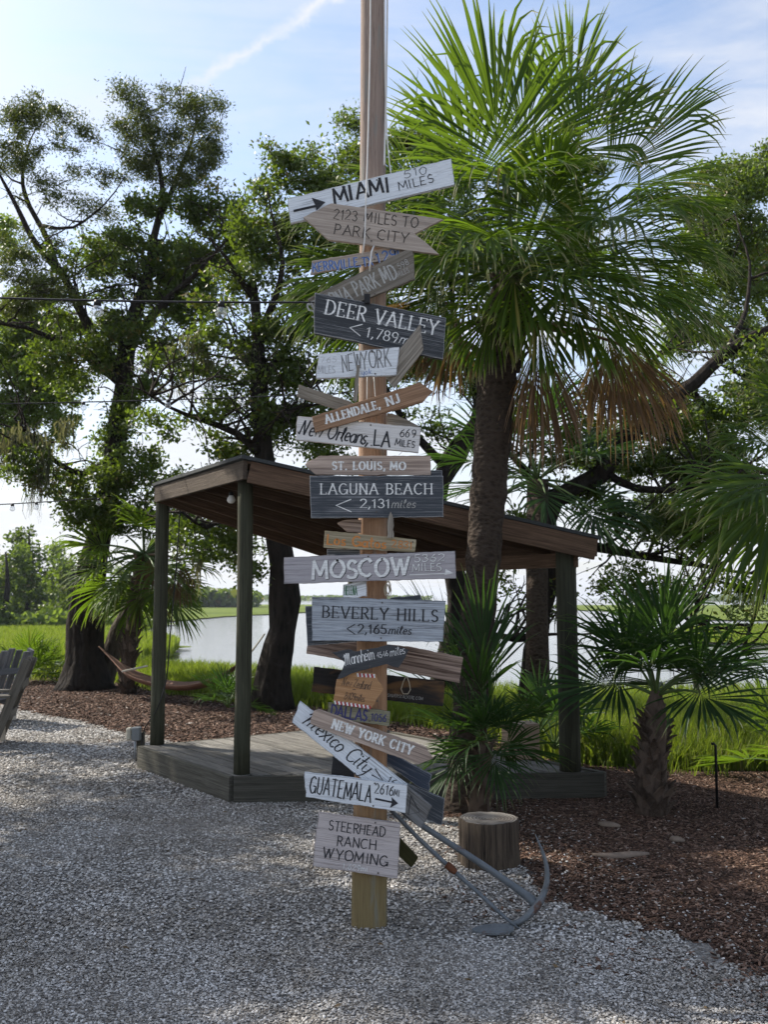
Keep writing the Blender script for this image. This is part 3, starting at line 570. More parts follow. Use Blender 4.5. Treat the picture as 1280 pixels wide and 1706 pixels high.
tree('sweet_gum', 'pale green leafy tree reaching in at the left edge', [
    LB(YB, (-130, 1110, 22), (-110, 900, 18), (-90, 750, 14), (-60, 640, 8)), LB(YB, (-100, 800, 9), (-40, 720, 6), (40, 650, 4)), LB(YB, (-90, 720, 8), (-20, 620, 5), (30, 560, 3))],
    [BL(60, 560, YB, 60, 40, .9), BL(20, 600, YB, 60, 44, 1, 'oakleaf2'), BL(70, 650, YB, 70, 55, 1.1, 'oakleaf2'), BL(20, 700, YB, 50, 55, 1, 'oakleaf2'), BL(90, 720, YB, 45, 38, .7, 'oakleaf2'), BL(60, 500, YB, 50, 40, .8), BL(100, 560, YB, 60, 34, .7), BL(-60, 600, YB, 60, 120, .6, 'oakleaf2'), BL(110, 640, YB, 32, 26, .5, 'oakleaf2'), BL(8, 395, YB, 18, 42, .9, 'oakleaf2'), BL(15, 530, YB, 40, 36, .9)], mat='oakleaf2', seed=11, per=80, leaf=.11)
YD = 16.0
tree('live_oak', 'rounded oak crown behind the upper signs at the left of the big palm', [
    LB(YD, (735, 1168, 24), (752, 1080, 20), (765, 1010, 18), (745, 900, 16), (728, 830, 17), (745, 780, 18), (772, 738, 16), (800, 680, 12), (760, 560, 9), (700, 450, 6)),
    LB(YD, (745, 780, 10), (690, 720, 8), (640, 650, 6), (600, 560, 5), (590, 440, 4), (585, 300, 3)), LB(YD, (760, 560, 7), (740, 420, 5), (700, 320, 4), (680, 260, 2))],
    [BL(578, 205, YD, 24, 26, .9), BL(590, 255, YD, 42, 32, 1), BL(625, 300, YD, 45, 45, 1.1), BL(560, 300, YD, 30, 30, .9), BL(672, 240, YD, 36, 32, 1), BL(715, 235, YD, 36, 28, 1), BL(760, 285, YD, 55, 55, 1.1), BL(690, 310, YD, 60, 55, 1.2), BL(620, 400, YD, 60, 60, 1.2), BL(700, 430, YD, 70, 70, 1.2), BL(790, 420, YD, 70, 80, 1),
     BL(600, 520, YD, 50, 60, 1.1), BL(700, 580, YD, 70, 70, 1.0), BL(780, 620, YD, 50, 50, .7), BL(600, 640, YD, 50, 50, .8), BL(720, 700, YD, 50, 30, .5), BL(860, 330, YD, 60, 50, .9), BL(950, 300, YD, 60, 45, .9), BL(960, 400, YD, 60, 60, .9)], seed=13, per=100, leaf=.08)
YE = gy(884, 1212)
tree('live_oak', 'oak behind the right stage post with long limbs reaching out to the right', [
    LB(YE, (882, 1216, 26), (884, 1180, 20), (886, 1120, 18), (898, 1050, 18), (908, 990, 17), (912, 940, 17), (905, 880, 16), (925, 834, 17), (1000, 790, 15), (1036, 746, 13), (1090, 690, 12), (1159, 637, 12), (1212, 585, 12), (1290, 545, 10)),
    LB(YE, (905, 890, 12), (960, 905, 11), (1036, 922, 10), (1110, 930, 9), (1194, 944, 7), (1290, 960, 5), dY=1),
    LB(YE, (1010, 788, 9), (1060, 815, 8), (1140, 820, 6), (1220, 800, 4), (1290, 810, 3), dY=-.8),
    LB(YE, (1040, 742, 7), (1045, 700, 6), (1052, 660, 5), (1090, 600, 4), (1150, 540, 3), dY=1),
    LB(YE, (1150, 645, 6), (1190, 690, 5), (1250, 720, 3), (1300, 760, 2), dY=.5),
    LB(YE, (898, 1060, 9), (860, 1062, 8), (836, 1054, 7), (790, 1040, 5), (750, 1062, 3), dY=-.5),
    LB(YE, (920, 850, 8), (880, 790, 7), (830, 740, 5), (800, 700, 3), dY=.8),
    LB(YE, (1212, 585, 7), (1240, 520, 5), (1250, 440, 4), (1230, 360, 3), dY=.6),
    LB(YE + 1, (1194, 944, 5), (1165, 1010, 4), (1150, 1070, 4), (1190, 1096, 3.5), (1240, 1110, 3), (1290, 1130, 2), dY=-.3),
    LB(YE + 1, (1290, 960, 6), (1250, 1040, 4), (1215, 1110, 3), (1160, 1130, 2)),
], [BL(1190, 290, YE + 2, 50, 26, .7), BL(1245, 300, YE + 2, 45, 36, 1), BL(1200, 350, YE + 2, 60, 40, 1), BL(1260, 400, YE + 2, 50, 50, 1), BL(1180, 430, YE + 2, 55, 45, .9), BL(1240, 480, YE + 2, 60, 40, .8), BL(1130, 500, YE + 1, 50, 40, .6), BL(1260, 620, YE, 50, 50, .7),
    BL(1170, 700, YE, 80, 50, 1.1), BL(1250, 700, YE, 50, 45, .8), BL(1090, 700, YE, 60, 40, .9), BL(960, 700, YE, 55, 45, .7), BL(1020, 660, YE, 50, 40, .6), BL(1100, 770, YE, 80, 34, 1.2), BL(1190, 780, YE, 80, 40, 1.2), BL(930, 770, YE, 50, 30, .7), BL(1000, 840, YE, 60, 26, .8),
    BL(1080, 860, YE, 80, 34, 1.2), BL(1170, 880, YE, 80, 40, 1.2), BL(1250, 860, YE, 50, 40, .8), BL(1020, 960, YE, 60, 24, .7), BL(1110, 980, YE, 70, 26, .8), BL(1230, 985, YE, 50, 28, .7), BL(870, 860, YE, 40, 40, .5), BL(850, 960, YE, 34, 50, .4), BL(800, 780, YE, 30, 40, .4), BL(780, 1090, YE, 40, 34, .6), 
    BL(1240, 1020, YE, 40, 18, .35), BL(940, 990, YE, 40, 30, .3)], seed=17, per=95, leaf=.07, bare=120, dens=1.15)
YF = 24.0
tree('live_oak', 'farther oak at the right edge behind the long limbs', [LB(YF, (1380, 1090, 26), (1370, 900, 22), (1340, 700, 16), (1300, 500, 9)), LB(YF, (1345, 720, 10), (1260, 640, 7), (1180, 600, 4)), LB(YF, (1340, 640, 9), (1250, 480, 5), (1200, 380, 3)), LB(YF, (1360, 820, 9), (1260, 780, 6), (1150, 740, 4))],
     [BL(1270, 280, YF, 40, 40, 1), BL(1270, 640, YF, 60, 60, 1), BL(1120, 680, YF, 60, 50, .9), BL(1010, 760, YF, 60, 50, .8), BL(1150, 850, YF, 90, 50, .8), BL(1230, 310, YF, 50, 40, 1), BL(1180, 380, YF, 50, 50, 1), BL(1250, 440, YF, 60, 60, 1), BL(1150, 560, YF, 60, 40, .7), BL(1240, 560, YF, 60, 50, .8), BL(1170, 760, YF, 70, 50, .7), BL(1080, 620, YF, 50, 40, .5), BL(1250, 820, YF, 50, 50, .7)], seed=19, per=80, leaf=.11)
# the big oaks standing to the left of the camera, whose crowns shade the yard
def off_oak(label, x, y, seed, blobs, h=3.2):
    tree('live_oak', label, [[(x, y, 0, .42), (x + .1, y, 1.2, .34), (x + .2, y + .1, h, .30), (x + .6, y + .2, h + 1.6, .2), (x + .9, y, h + 3.2, .1)], [(x + .15, y, h - .3, .18), (x + 1.6, y - .6, h + 1.2, .13), (x + 3.0, y - 1.2, h + 1.9, .07)], [(x + .1, y, h - .2, .2), (x - 1.5, y + .8, h + 1.4, .13), (x - 3.0, y + 1.5, h + 2.4, .07)], [(x + .2, y, h, .17), (x + .6, y + 2.0, h + 1.6, .1), (x + 1, y + 3.5, h + 2.3, .05)], [(x + .2, y, h + .2, .16), (x + 0, y - 2.0, h + 1.6, .1), (x - .3, y - 3.4, h + 2.2, .05)]],
         blobs, seed=seed, per=105, leaf=.13, clump=.36, dens=.62, step=.4)
rb = np.random.default_rng(4)
def cloudb(cx, cy_, cz, rx, ry, rz, n, s, wgt=.9):
    out = []
    for _ in range(n):
        q = rb.normal(size=3); q /= np.linalg.norm(q); q *= rb.random() ** .4; out.append(((cx + q[0] * rx, cy_ + q[1] * ry, cz + q[2] * rz), (s * rb.uniform(.7, 1.3), s * rb.uniform(.7, 1.3), s * .55), wgt, None))
    return out
off_oak('spreading oak out of frame to the left of the yard', -8.2, 6.6, 23, cloudb(-7.8, 8.0, 6.3, 3.3, 6.4, 1.4, 34, 1.0))
#off_oak('oak out of frame at the left beside the camera', -6.6, 0.6, 24, cloudb(-6.0, 1.2, 6.0, 3.2, 3.6, 1.5, 20, 1.0))
# far tree line across the marsh, left
FARL = ['tall dark tree in the far tree line at the left picture edge', 'tallest dark tree of the far tree line, just right of the left edge', 'pale rounded tree of the far tree line left of the gnarled oak', 'dark tree of the far tree line just left of the gnarled oak trunk', 'far tree line tree hidden mostly behind the gnarled oak trunk', 'pale low tree at the right end of the far tree line', 'far tree line tree just outside the left picture edge', 'short bushy tree low at the left edge of the far tree line', 'short pale tree under the tallest tree of the far tree line']
for i, (px, top, rr) in enumerate([(6, 905, 34), (44, 872, 30), (84, 902, 28), (118, 925, 26), (150, 935, 24), (200, 945, 26), (-40, 890, 36), (22, 950, 30), (70, 955, 26)]):
    Yf = 62 + 9 * (i % 3) + i * 1.5; bse = G(px, 1012, MZ); k = ppm(px, 950, Yf); b0 = P(px, 1000, Yf); tp = P(px, top, Yf); z0 = MZ
    tree('marsh_edge_tree', FARL[i],
         [[(b0.x, Yf, z0, .22), (b0.x + .2, Yf, z0 + (tp.z - z0) * .5, .16), (b0.x, Yf, z0 + (tp.z - z0) * .9, .06)]],
         [((b0.x + rb.normal() * .5, Yf + rb.normal(), z0 + (tp.z - z0) * q), (rr / k * s_, rr / k * s_, (tp.z - z0) * .2), 1.1, None) for q, s_ in ((.85, .6), (.62, .95), (.38, 1.1), (.2, 1.2))],
         mat='oakleaf2' if i % 3 == 2 else 'oakleaf', clump=.75, per=46, leaf=.36, seed=40 + i, group='trees in the far tree line', step=1.0, twig_r=.03, dens=.6, bare=0)
# low brush under the far tree line
xy = np.stack([RNG.uniform(-40, -15.5, 9000), RNG.uniform(60, 66, 9000)], -1); zz = MZ + RNG.random(9000) * 1.5 * (0.6 + .5 * fnoise(xy[:, 0], xy[:, 1], .5, 3)); c_ = np.concatenate([xy, zz[:, None]], 1)
v, f = leaf_quads(c_, .42, .6, RNG); tag(link('marsh_brush', np_mesh('marsh_brush', v, f, rnd=RNG.random(9000)), M['oakleaf2']), 'low green brush under the far tree line on the left', 'brush', kind='stuff')
# spanish moss
def moss(label, spots, Y, seed):
    r = np.random.default_rng(seed); V = []; Fc = []
    for (px, py, ln, wd, n) in spots:
        k = ppm(px, py, Y)
        for _ in range(n):
            p = np.array(P(px + r.normal() * wd, py + r.normal() * 6, Y + r.normal() * .15)); L_ = ln / k * r.uniform(.3, 1.1); w0 = r.uniform(.006, .018); sg = 6; a = r.uniform(0, 3.14); s = np.array([math.cos(a), math.sin(a), 0]); b0 = len(V)
            for i in range(sg + 1):
                t = i / sg; q = p + np.array([r.normal() * .02, r.normal() * .02, -L_ * t]); ww = w0 * (1 - t * .8) * r.uniform(.5, 1.4); V += [q - s * ww, q + s * ww]
            for i in range(sg): b = b0 + 2 * i; Fc.append((b, b + 1, b + 3, b + 2))
    o = link('spanish_moss', np_mesh('spanish_moss', np.array(V), np.array(Fc), rnd=r.random(len(Fc))), M['moss']); return tag(o, label, 'moss', kind='stuff')
moss('grey moss streamers hanging from the branches at the left edge', [(30, 720, 90, 18, 130), (75, 740, 100, 8, 70), (110, 700, 60, 10, 60), (60, 790, 80, 10, 50), (10, 740, 60, 14, 60)], YA - 1, 1)
moss('grey moss hanging in the gap above the shelter roof', [(325, 560, 60, 12, 90), (290, 580, 40, 10, 60), (345, 600, 50, 7, 60), (300, 640, 30, 12, 40), (420, 590, 40, 14, 50)], YC, 2)
moss('wisps of moss hanging over the water on the right', [(1160, 1110, 60, 4, 50), (1190, 1100, 36, 4, 30), (1150, 960, 40, 14, 30), (960, 800, 50, 20, 40), (1230, 650, 60, 14, 40)], YE + .6, 3)
moss('moss strand hanging inside the left end of the shelter', [(330, 930, 60, 3, 24), (300, 900, 40, 6, 20)], YC - .4, 4)
# ------------------------------------------------------------------ palms
def nrmz(v): return v / (np.linalg.norm(v) + 1e-9)
def frond_arrays(hub, axis, normal, Ln, nseg=46, spread=115, droop=.5, wmax=.032, rng=None, costa=.28, curl=.0, steps=7, frac=.30):
    """one fan leaf: folded segments from a short recurved midrib"""
    d = nrmz(np.array(axis, float)); n = np.array(normal, float); n = nrmz(n - d * np.dot(n, d)); s = np.cross(d, n); V = []; Fc = []; A = []; R = []
    g = np.array([0, 0, -1.0])
    for i in range(nseg):
        u = (i + .5) / nseg * 2 - 1; a = math.radians(spread) * u + rng.normal(0, .028)
        # root slides out along the costa near the middle of the fan
        root = hub + d * costa * Ln * (1 - abs(u)) ** 1.3
        root = root - n * costa * Ln * .15 * (1 - abs(u))
        dr = nrmz(d * math.cos(a) + s * math.sin(a) + n * (.22 * abs(math.sin(a)) + rng.normal(0, .10)) - n * curl * (1 - abs(u)))
        L_ = Ln * (1 - .32 * u * u) * rng.uniform(.90, 1.06) - np.linalg.norm(root - hub) * .55
        dp = droop * rng.uniform(.5, 1.9) + .14; brk = rng.random() < .20; p = root.copy(); cur = dr.copy(); b0 = len(V); tw = rng.normal(0, .12)
        sd = nrmz(np.cross(cur, n)); w_max = min(wmax * rng.uniform(.85, 1.15), 9)
        for k in range(steps + 1):
            t = k / steps; r = t * L_ + .02
            span = 2 * math.radians(spread) / nseg * r * 1.05
            wd = min(span, w_max * (1.0 if t < .45 else max(.05, 1 - ((t - .45) / .55) ** 1.25)))
            sdd = nrmz(np.cross(cur, n + tw * sd)); up = np.cross(sdd, cur)
            V += [p - sdd * wd / 2, p - up * wd * .30, p + sdd * wd / 2]; A += [t, t, t]
            cur = nrmz(cur + g * dp * (t ** 2.6) * (3.4 / steps) + rng.normal(0, .014, 3) + (g * .6 if brk and t > .5 else 0)); p = p + cur * L_ / steps
        rr = np.clip(rng.normal(.42, .27), 0, .94) if rng.random() > .02 else .98
        for k in range(steps):
            b = b0 + 3 * k; Fc += [(b, b + 1, b + 4, b + 3), (b + 1, b + 2, b + 5, b + 4)]; R += [rr, rr]
    return np.array(V), np.array(Fc), R, A
def frond(root, o0, start, hub, axis, normal, Ln, rng, mat='palmleaf', pmat='petiole', pr=.011, name='frond', **k):
    V, Fc, R, A = frond_arrays(np.array(hub), axis, normal, Ln, rng=rng, **k)
    loc = Vector(start) - o0
    o = link(name, np_mesh(name, V - np.array(start), Fc, rnd=R, vat=A), M[mat], root, loc)
    a = np.array(start); h = np.array(hub); ln = np.linalg.norm(h - a); d = nrmz(np.array(axis, float)); m_ = MB()
    c1 = a + nrmz((h - a) + np.array([0, 0, ln * .25])) * ln * .5; pts = []
    for t in np.linspace(0, 1, 7): pts.append((1 - t) ** 2 * a + 2 * t * (1 - t) * c1 + t * t * h)
    cst = k.get('costa', .28)
    for t in (.3, .6): pts.append(h + d * cst * Ln * t * .6)
    m_.tube([Vector(q - a) for q in pts], list(np.linspace(pr * 1.5, pr * .8, 7)) + [pr * .6, pr * .3], 6)
    q = link('petiole', m_.mesh('petiole', True), M[pmat], o); return o
def fan(dirx, rise, toward):  # unit axis from picture-ish components: right, up, toward the viewer
    return nrmz(np.array([dirx, -toward, rise]))
def spun(name, label, base, bud, n, pet, Ln, rng, el=(-25, 80), wmax=.03, nseg=40, mat='palmleaf2', droop=.5, az0=0, cat='palm', spread=115, pr=.010, steps=6, bias=None, faceup=.5, group=None):
    root = empty(name, base, label, cat, group); o0 = Vector(base)
    for i in range(n):
        az = az0 + i * 2.399963 + rng.normal(0, .15); t = (i + .5) / n; e = math.radians(el[1] + (el[0] - el[1]) * t ** .9 + rng.normal(0, 5))
        d = np.array([math.cos(az) * math.cos(e), math.sin(az) * math.cos(e), math.sin(e)])
        if bias is not None: d = nrmz(d + np.array(bias))
        L1 = pet * rng.uniform(.8, 1.15); sag = .18 * (1 - t)
        hub = np.array(bud) + d * L1 + np.array([0, 0, -L1 * .16 * math.cos(e)]); ax = nrmz(d + np.array([0, 0, -.20 - .3 * t]))
        up = nrmz(np.cross(np.cross(ax, [0, 0, 1.0]) + 1e-3, ax)); nn_ = nrmz(up + rng.normal(0, .35, 3))
        frond(root, o0, bud, hub, ax, nn_, Ln * rng.uniform(.85, 1.1), rng, mat, spread=spread * rng.uniform(.85, 1.08), droop=droop * rng.uniform(.7, 1.3), wmax=wmax, nseg=nseg, pr=pr, steps=steps)
    return root
def boots(root, o0, path, r0, n, size, rng, mat='boot', spread=.55, cross=True):
    """old leaf bases wrapped up a trunk, each a part"""
    sx = size; me = bpy.data.meshes.new('leaf_base')
    w_, h_, t_ = .5, 1.0, .10
    vs = [(-w_, 0, 0), (w_, 0, 0), (-.36, .05, .45), (.36, .05, .45), (-.17, .20, .8), (.17, .20, .8), (-.10, .36, 1.05), (.12, .34, 1.0),
          (-w_, -t_, 0), (w_, -t_, 0), (-.34, -.07, .45), (.34, -.07, .45), (-.15, .10, .8), (.15, .10, .8), (-.08, .28, 1.02), (.1, .27, .98)]
    fs = []
    for k in (0, 2, 4): fs += [(k, k + 2, k + 3, k + 1), (k + 8, k + 9, k + 11, k + 10), (k, k + 8, k + 10, k + 2), (k + 1, k + 3, k + 11, k + 9)]
    fs += [(6, 14, 15, 7), (0, 1, 9, 8)]
    me.from_pydata(vs, [], fs); me.materials.append(M[mat]); me.update()
    for i in range(n):
        t = i / max(1, n - 1); f_ = t * (len(path) - 1); k = min(int(f_), len(path) - 2); p = Vector(path[k][:3]).lerp(Vector(path[k + 1][:3]), f_ - k)
        rr = r0 * (1 - .25 * t) if not hasattr(r0, '__call__') else r0(t); a = i * 2.399963 + rng.normal(0, .1)
        o = bpy.data.objects.new('leaf_base', me); COL.objects.link(o); o.parent = root
        o.location = p - o0 + Vector((math.cos(a), math.sin(a), 0)) * rr * .92
        o.rotation_euler = (-spread * .25 + rng.normal(0, .12), (rng.choice([-1, 1]) * .28 if cross else 0) + rng.normal(0, .1), a - math.pi / 2)
        s_ = size * rng.uniform(.8, 1.2); o.scale = (s_ * .62, s_, s_)
# --- the big cabbage palm right of the signpost
rng = np.random.default_rng(31); YP = 7.45
base = P(776, 1352, YP); base.z = 0.0
tr = [X4(776, 1360, YP, 38), X4(780, 1250, YP, 33), X4(788, 1120, YP, 29), X4(800, 1000, YP, 28), X4(808, 900, YP, 29), X4(816, 800, YP, 30), X4(823, 700, YP, 31), X4(829, 620, YP, 33), X4(840, 560, YP, 36), X4(852, 500, YP, 38), X4(858, 450, YP, 22)]
root = empty('cabbage_palm', base, 'tall cabbage palm with a thick bare trunk, huge green fan crown and hanging brown fronds', 'palm tree')
pts = resample(tr, .045); m_ = MB(); m_.tube([q[:3] for q in pts], [q[3] * (1 + .035 * math.sin(i * 1.7) + .02 * math.sin(i * .63)) for i, q in enumerate(pts)], 22, .07, 9); m_.build('trunk', M['palmtrunk'], root, base, smooth=True)
top = [tuple(P(832, 622, YP)), tuple(P(842, 560, YP)), tuple(P(856, 470, YP))]
boots(root, base, top, lambda t: .17 * (1 - .45 * t), 30, .20, rng, spread=.9)
bud = np.array(P(858, 470, YP)); k_ = ppm(858, 470, YP)
# hub px, hub py, dY, axis(right, up, toward viewer), normal, length px, spread, droop
FR = [
 (838, 285, -.15, (-.12, 1, .15), (.1, -1, .1), 262, 84, .10), (870, 260, .25, (.12, 1, -.1), (-.1, -1, .2), 225, 60, .08), (806, 300, .1, (-.55, .85, 0), (.2, -1, .4), 205, 85, .22),
 (780, 350, -.1, (-.95, .45, .1), (.3, -.9, .7), 150, 80, .35), (845, 300, -.5, (-.05, -.25, .9), (0, -.3, 1), 175, 110, 1.0),
 (948, 215, .1, (.22, 1, 0), (.45, -1, .1), 205, 62, .14), (962, 255, -.1, (.75, .75, .1), (-.2, -1, .4), 165, 70, .38), (1015, 290, 0, (.74, .72, .05), (-.3, -1, .5), 225, 44, .25),
 (1030, 310, .3, (1, .22, 0), (0, -.8, .9), 190, 60, .6), (1040, 330, -.2, (1, -.12, .2), (0, -.5, 1), 170, 75, .8),
 (985, 365, -.45, (.75, -.05, .6), (0, -.8, 1), 165, 105, .95), (1010, 400, -.1, (1, -.15, .3), (.1, -.7, 1), 195, 75, .8), (1040, 430, .15, (1, -.35, .1), (.1, -.6, 1), 175, 65, .7), (980, 440, -.35, (.75, -.55, .5), (.2, -.7, 1), 210, 80, .7),
 (1000, 470, .25, (.6, -.75, 0), (.4, -.8, .6), 200, 70, .45), (940, 470, -.3, (.35, -.9, .4), (.1, -1, .3), 175, 75, .4), (1060, 470, 0, (.85, -.6, .1), (.1, -.7, .9), 180, 60, .45),
 (826, 385, -.6, (-.2, -.35, .9), (0, -.5, 1), 190, 118, 1.1), (800, 400, -.35, (-.75, -.35, .4), (0, -.6, 1), 190, 90, .9), (760, 415, .1, (-.9, -.3, .1), (0, -.8, 1), 170, 80, .8),
 (850, 430, -.5, (.1, -.9, .5), (0, -1, .5), 160, 90, .5), (780, 470, .2, (-.6, -.8, 0), (-.2, -.8, .5), 170, 75, .5), (735, 470, .35, (-.8, -.6, 0), (0, -.8, .8), 165, 70, .5),
 (700, 390, .4, (-1, .25, 0), (.2, -.8, .9), 230, 80, .5), (690, 360, .2, (-1, .1, .1), (.1, -.7, 1), 215, 85, .65), (650, 420, .3, (-.95, -.35, .1), (0, -.8, .9), 170, 80, .6), (600, 450, .3, (-.8, -.65, .1), (0, -.8, .8), 165, 70, .45),
 (650, 480, .5, (-.55, -.85, 0), (0, -1, .4), 190, 70, .4), (930, 420, .5, (.6, .1, -.7), (0, -.5, 1), 170, 100, .7), (800, 400, .6, (-.7, .1, -.7), (0, -.5, 1), 170, 100, .7),
 (900, 380, -.3, (.1, .6, .6), (0, -1, .6), 150, 110, .7), (1080, 400, .2, (1, -.25, .1), (0, -.6, 1), 150, 75, .9), (1090, 470, .1, (.9, -.6, .1), (0, -.7, 1), 150, 70, .7), (1000, 530, .2, (.5, -.9, 0), (.2, -1, .4), 130, 60, .6), (890, 500, -.4, (.2, -1, .3), (0, -1, .3), 130, 80, .5), (830, 500, -.3, (-.4, -1, .3), (0, -1, .3), 130, 70, .5), (1060, 350, .3, (1, .15, -.1), (0, -.7, 1), 170, 70, .7),
 (900, 330, -.35, (.35, .6, .45), (0, -1, .5), 110, 90, .8), (905, 440, -.55, (.4, -.5, .7), (0, -.7, 1), 170, 100, .8), (720, 330, .3, (-.9, .55, 0), (.3, -.9, .5), 150, 75, .35),
]
for (hx, hy, dy, ax, nm, ln, sprd, dr) in FR:
    hub = np.array(P(hx, hy, YP + dy)); a_ = fan(*ax)
    frond(root, base, bud, hub, a_, np.array([nm[0], nm[1], nm[2]]) + rng.normal(0, .08, 3), ln / k_ * 1.04, rng, spread=sprd * 1.06, droop=dr, wmax=.044, nseg=int(34 + sprd * .30), steps=8, costa=.30, pr=.014)
for (hx, hy, dy, ax, nm, ln, sprd, dr) in [(900, 560, -.25, (.10, -1, .1), (0, -1, .1), 190, 30, .7), (885, 590, 0, (-.12, -1, .1), (0, -1, .1), 160, 26, .7), (1022, 556, -.1, (.14, -1, .1), (0, -1, .2), 185, 36, .8), (1048, 580, .1, (.45, -.9, 0), (0, -1, .2), 160, 34, .9), (1000, 575, .1, (-.03, -1, 0), (.2, -1, .1), 130, 30, .7),
                                          (760, 540, .25, (-.35, -1, 0), (0, -1, .1), 120, 50, .4), (700, 500, .35, (-.5, -1, 0), (0, -1, .1), 130, 55, .4)]:
    hub = np.array(P(hx, hy, YP + dy)); frond(root, base, np.array(P(856, 545, YP)), hub, fan(*ax), np.array(nm, float), ln * 1.15 / k_, rng, 'deadleaf', 'drypetiole', .014, 'dead_frond', spread=sprd, droop=dr, wmax=.026, nseg=44, steps=7, costa=.12)
# flower stalk in the crown
m_ = MB()
for i in range(260):
    t = rng.random(); c = np.array(P(940 + 20 * t, 400 - 70 * t, YP - .1)); q = c + rng.normal(size=3) * np.array([.13, .1, .11]); m_.tube([c + (q - c) * .1, (c + q) / 2 + [0, 0, .02], q], [.003, .002, .002], 3, cap=False)
m_.build('flower_stalk', flat('palm_flower', (0.20, 0.26, 0.07)), root, base)
# --- fan palm in front of its trunk
rng = np.random.default_rng(33); YB2 = 6.95; bb = P(800, 1372, YB2); bb.z = 0
bd = np.array(P(806, 1235, YB2)); rt = spun('fan_palm', 'low bright fan palm sprouting in front of the big palm trunk', bb, bd, 13, .18, .44, rng, el=(-30, 86), wmax=.018, nseg=28, mat='palmleaf2', droop=.55, spread=105, pr=.006, bias=(-.12, -.12, .12))
m_ = MB(); m_.tube([bb, bb + Vector((0, 0, .2)), Vector(bd) + Vector((0, 0, .02))], [.10, .075, .03], 12, .2, 9); m_.build('trunk', M['boot'], rt, bb, smooth=True)
boots(rt, bb, [tuple(bb), tuple(bd)], .07, 16, .13, rng, spread=1.0)
# tall upright leaves of a second clump behind it
rng = np.random.default_rng(36); YB3 = 7.2; b3 = P(800, 1350, YB3); b3.z = 0; rt = spun('fan_palm', 'tall upright narrow fan palm leaves against the big palm trunk', b3, np.array(P(806, 1200, YB3)), 5, .34, .78, rng, el=(48, 88), wmax=.022, nseg=22, mat='palmleaf2', droop=.25, spread=42, pr=.006, bias=(-.15, -.1, 0))
# --- young palm with crossed boots
rng = np.random.default_rng(37); YY = 7.45; yb = G(1088, 1356); yb = P(1088, 1356, yb.y); yb.z = 0; YY = yb.y; bud2 = np.array(P(1094, 1160, YY))
rt = spun('young_palm', 'young palm on the right with a shaggy trunk of crossed leaf bases', yb, bud2, 12, .36, .70, rng, el=(8, 86), wmax=.026, nseg=40, mat='palmleaf2', droop=.55, spread=110, pr=.010, steps=7, bias=(0, -.05, .22), faceup=.5)
m_ = MB(); tp = [X4(1088, 1362, YY, 26), X4(1086, 1320, YY, 27), X4(1088, 1260, YY, 22), X4(1092, 1200, YY, 20), X4(1094, 1150, YY, 8)]; pts = resample(tp, .08); m_.tube([q[:3] for q in pts], [q[3] for q in pts], 16, .2, 9); m_.build('trunk', M['boot'], rt, yb, smooth=True)
boots(rt, yb, [q[:3] for q in tp[:4]], lambda t: .125 * (1 - .50 * t), 90, .135, rng, spread=.75)
# --- palm beyond the right edge reaching in
rng = np.random.default_rng(39); YR = 6.6; rb_ = P(1420, 1330, YR); rb_.z = 0; bud3 = np.array(P(1405, 760, YR)); root = empty('cabbage_palm', rb_, 'palm at the right edge with only its drooping fan leaves in view', 'palm tree')
m_ = MB(); m_.tube([rb_, Vector((rb_.x, rb_.y, 1.3)), Vector(bud3)], [.19, .17, .16], 16, .08, 9); m_.build('trunk', M['palmtrunk'], root, rb_, smooth=True)
kk = ppm(1300, 800, YR)
for (hx, hy, dy, ax, nm, ln, sprd, dr) in [(1278, 800, -.2, (-1, -.12, .1), (0, -.7, 1), 175, 78, .75), (1292, 815, .1, (-.8, -.55, 0), (0, -.8, .8), 200, 70, .55), (1320, 790, -.3, (-.6, -.8, .3), (0, -1, .3), 230, 60, .4), (1300, 740, .3, (-.9, .2, 0), (.1, -.8, .9), 120, 60, .8), (1350, 700, 0, (-.6, .8, 0), (0, -1, .2), 130, 80, .3), (1450, 700, 0, (.6, .8, 0), (0, -1, .2), 200, 80, .3), (1500, 780, 0, (1, 0, 0), (0, -1, .5), 200, 90, .6), (1330, 830, .4, (-.5, -.9, 0), (.1, -1, .2), 200, 60, .4)]:
    frond(root, rb_, bud3, np.array(P(hx, hy, YR + dy)), fan(*ax), np.array(nm, float), ln / kk, rng, spread=sprd, droop=dr, wmax=.034, nseg=42, steps=7)
# --- palms around the back
rng = np.random.default_rng(41); YS = 11.5; sb = P(898, 1240, YS); sb.z = 0; s0 = np.array(P(897, 800, YS))
rt = spun('cabbage_palm', 'small dark palm rising behind the right end of the shelter roof', sb, s0, 20, .75, .85, rng, el=(-30, 85), wmax=.035, nseg=30, mat='palmleaf2', droop=.6, spread=100, pr=.012, steps=5)
m_ = MB(); m_.tube([sb, Vector((sb.x, sb.y, 1.5)), Vector(s0)], [.15, .13, .13], 14, .1, 8); m_.build('trunk', M['palmtrunk'], rt, sb, smooth=True)
rng = np.random.default_rng(43); YT = gy(213, 1156); tb = P(213, 1158, YT); tb.z = 0; t0 = np.array(P(240, 925, YT)); tl = P(237, 950, YT)
rt = spun('cabbage_palm', 'cabbage palm with a rough crosshatched trunk beside the hammock', tb, t0, 24, .72, .80, rng, el=(-50, 55), wmax=.05, nseg=30, mat='palmleaf', droop=.75, spread=105, pr=.018, steps=6, bias=(0, 0, -.15))
m_ = MB(); tp = [X4(213, 1162, YT, 24), X4(211, 1130, YT, 18), X4(217, 1080, YT, 17), X4(226, 1010, YT, 17), X4(236, 940, YT, 18)]; m_.tube([q[:3] for q in tp], [q[3] * .6 for q in tp], 14, .1, 6); m_.build('trunk', M['palmtrunk'], rt, tb, smooth=True)
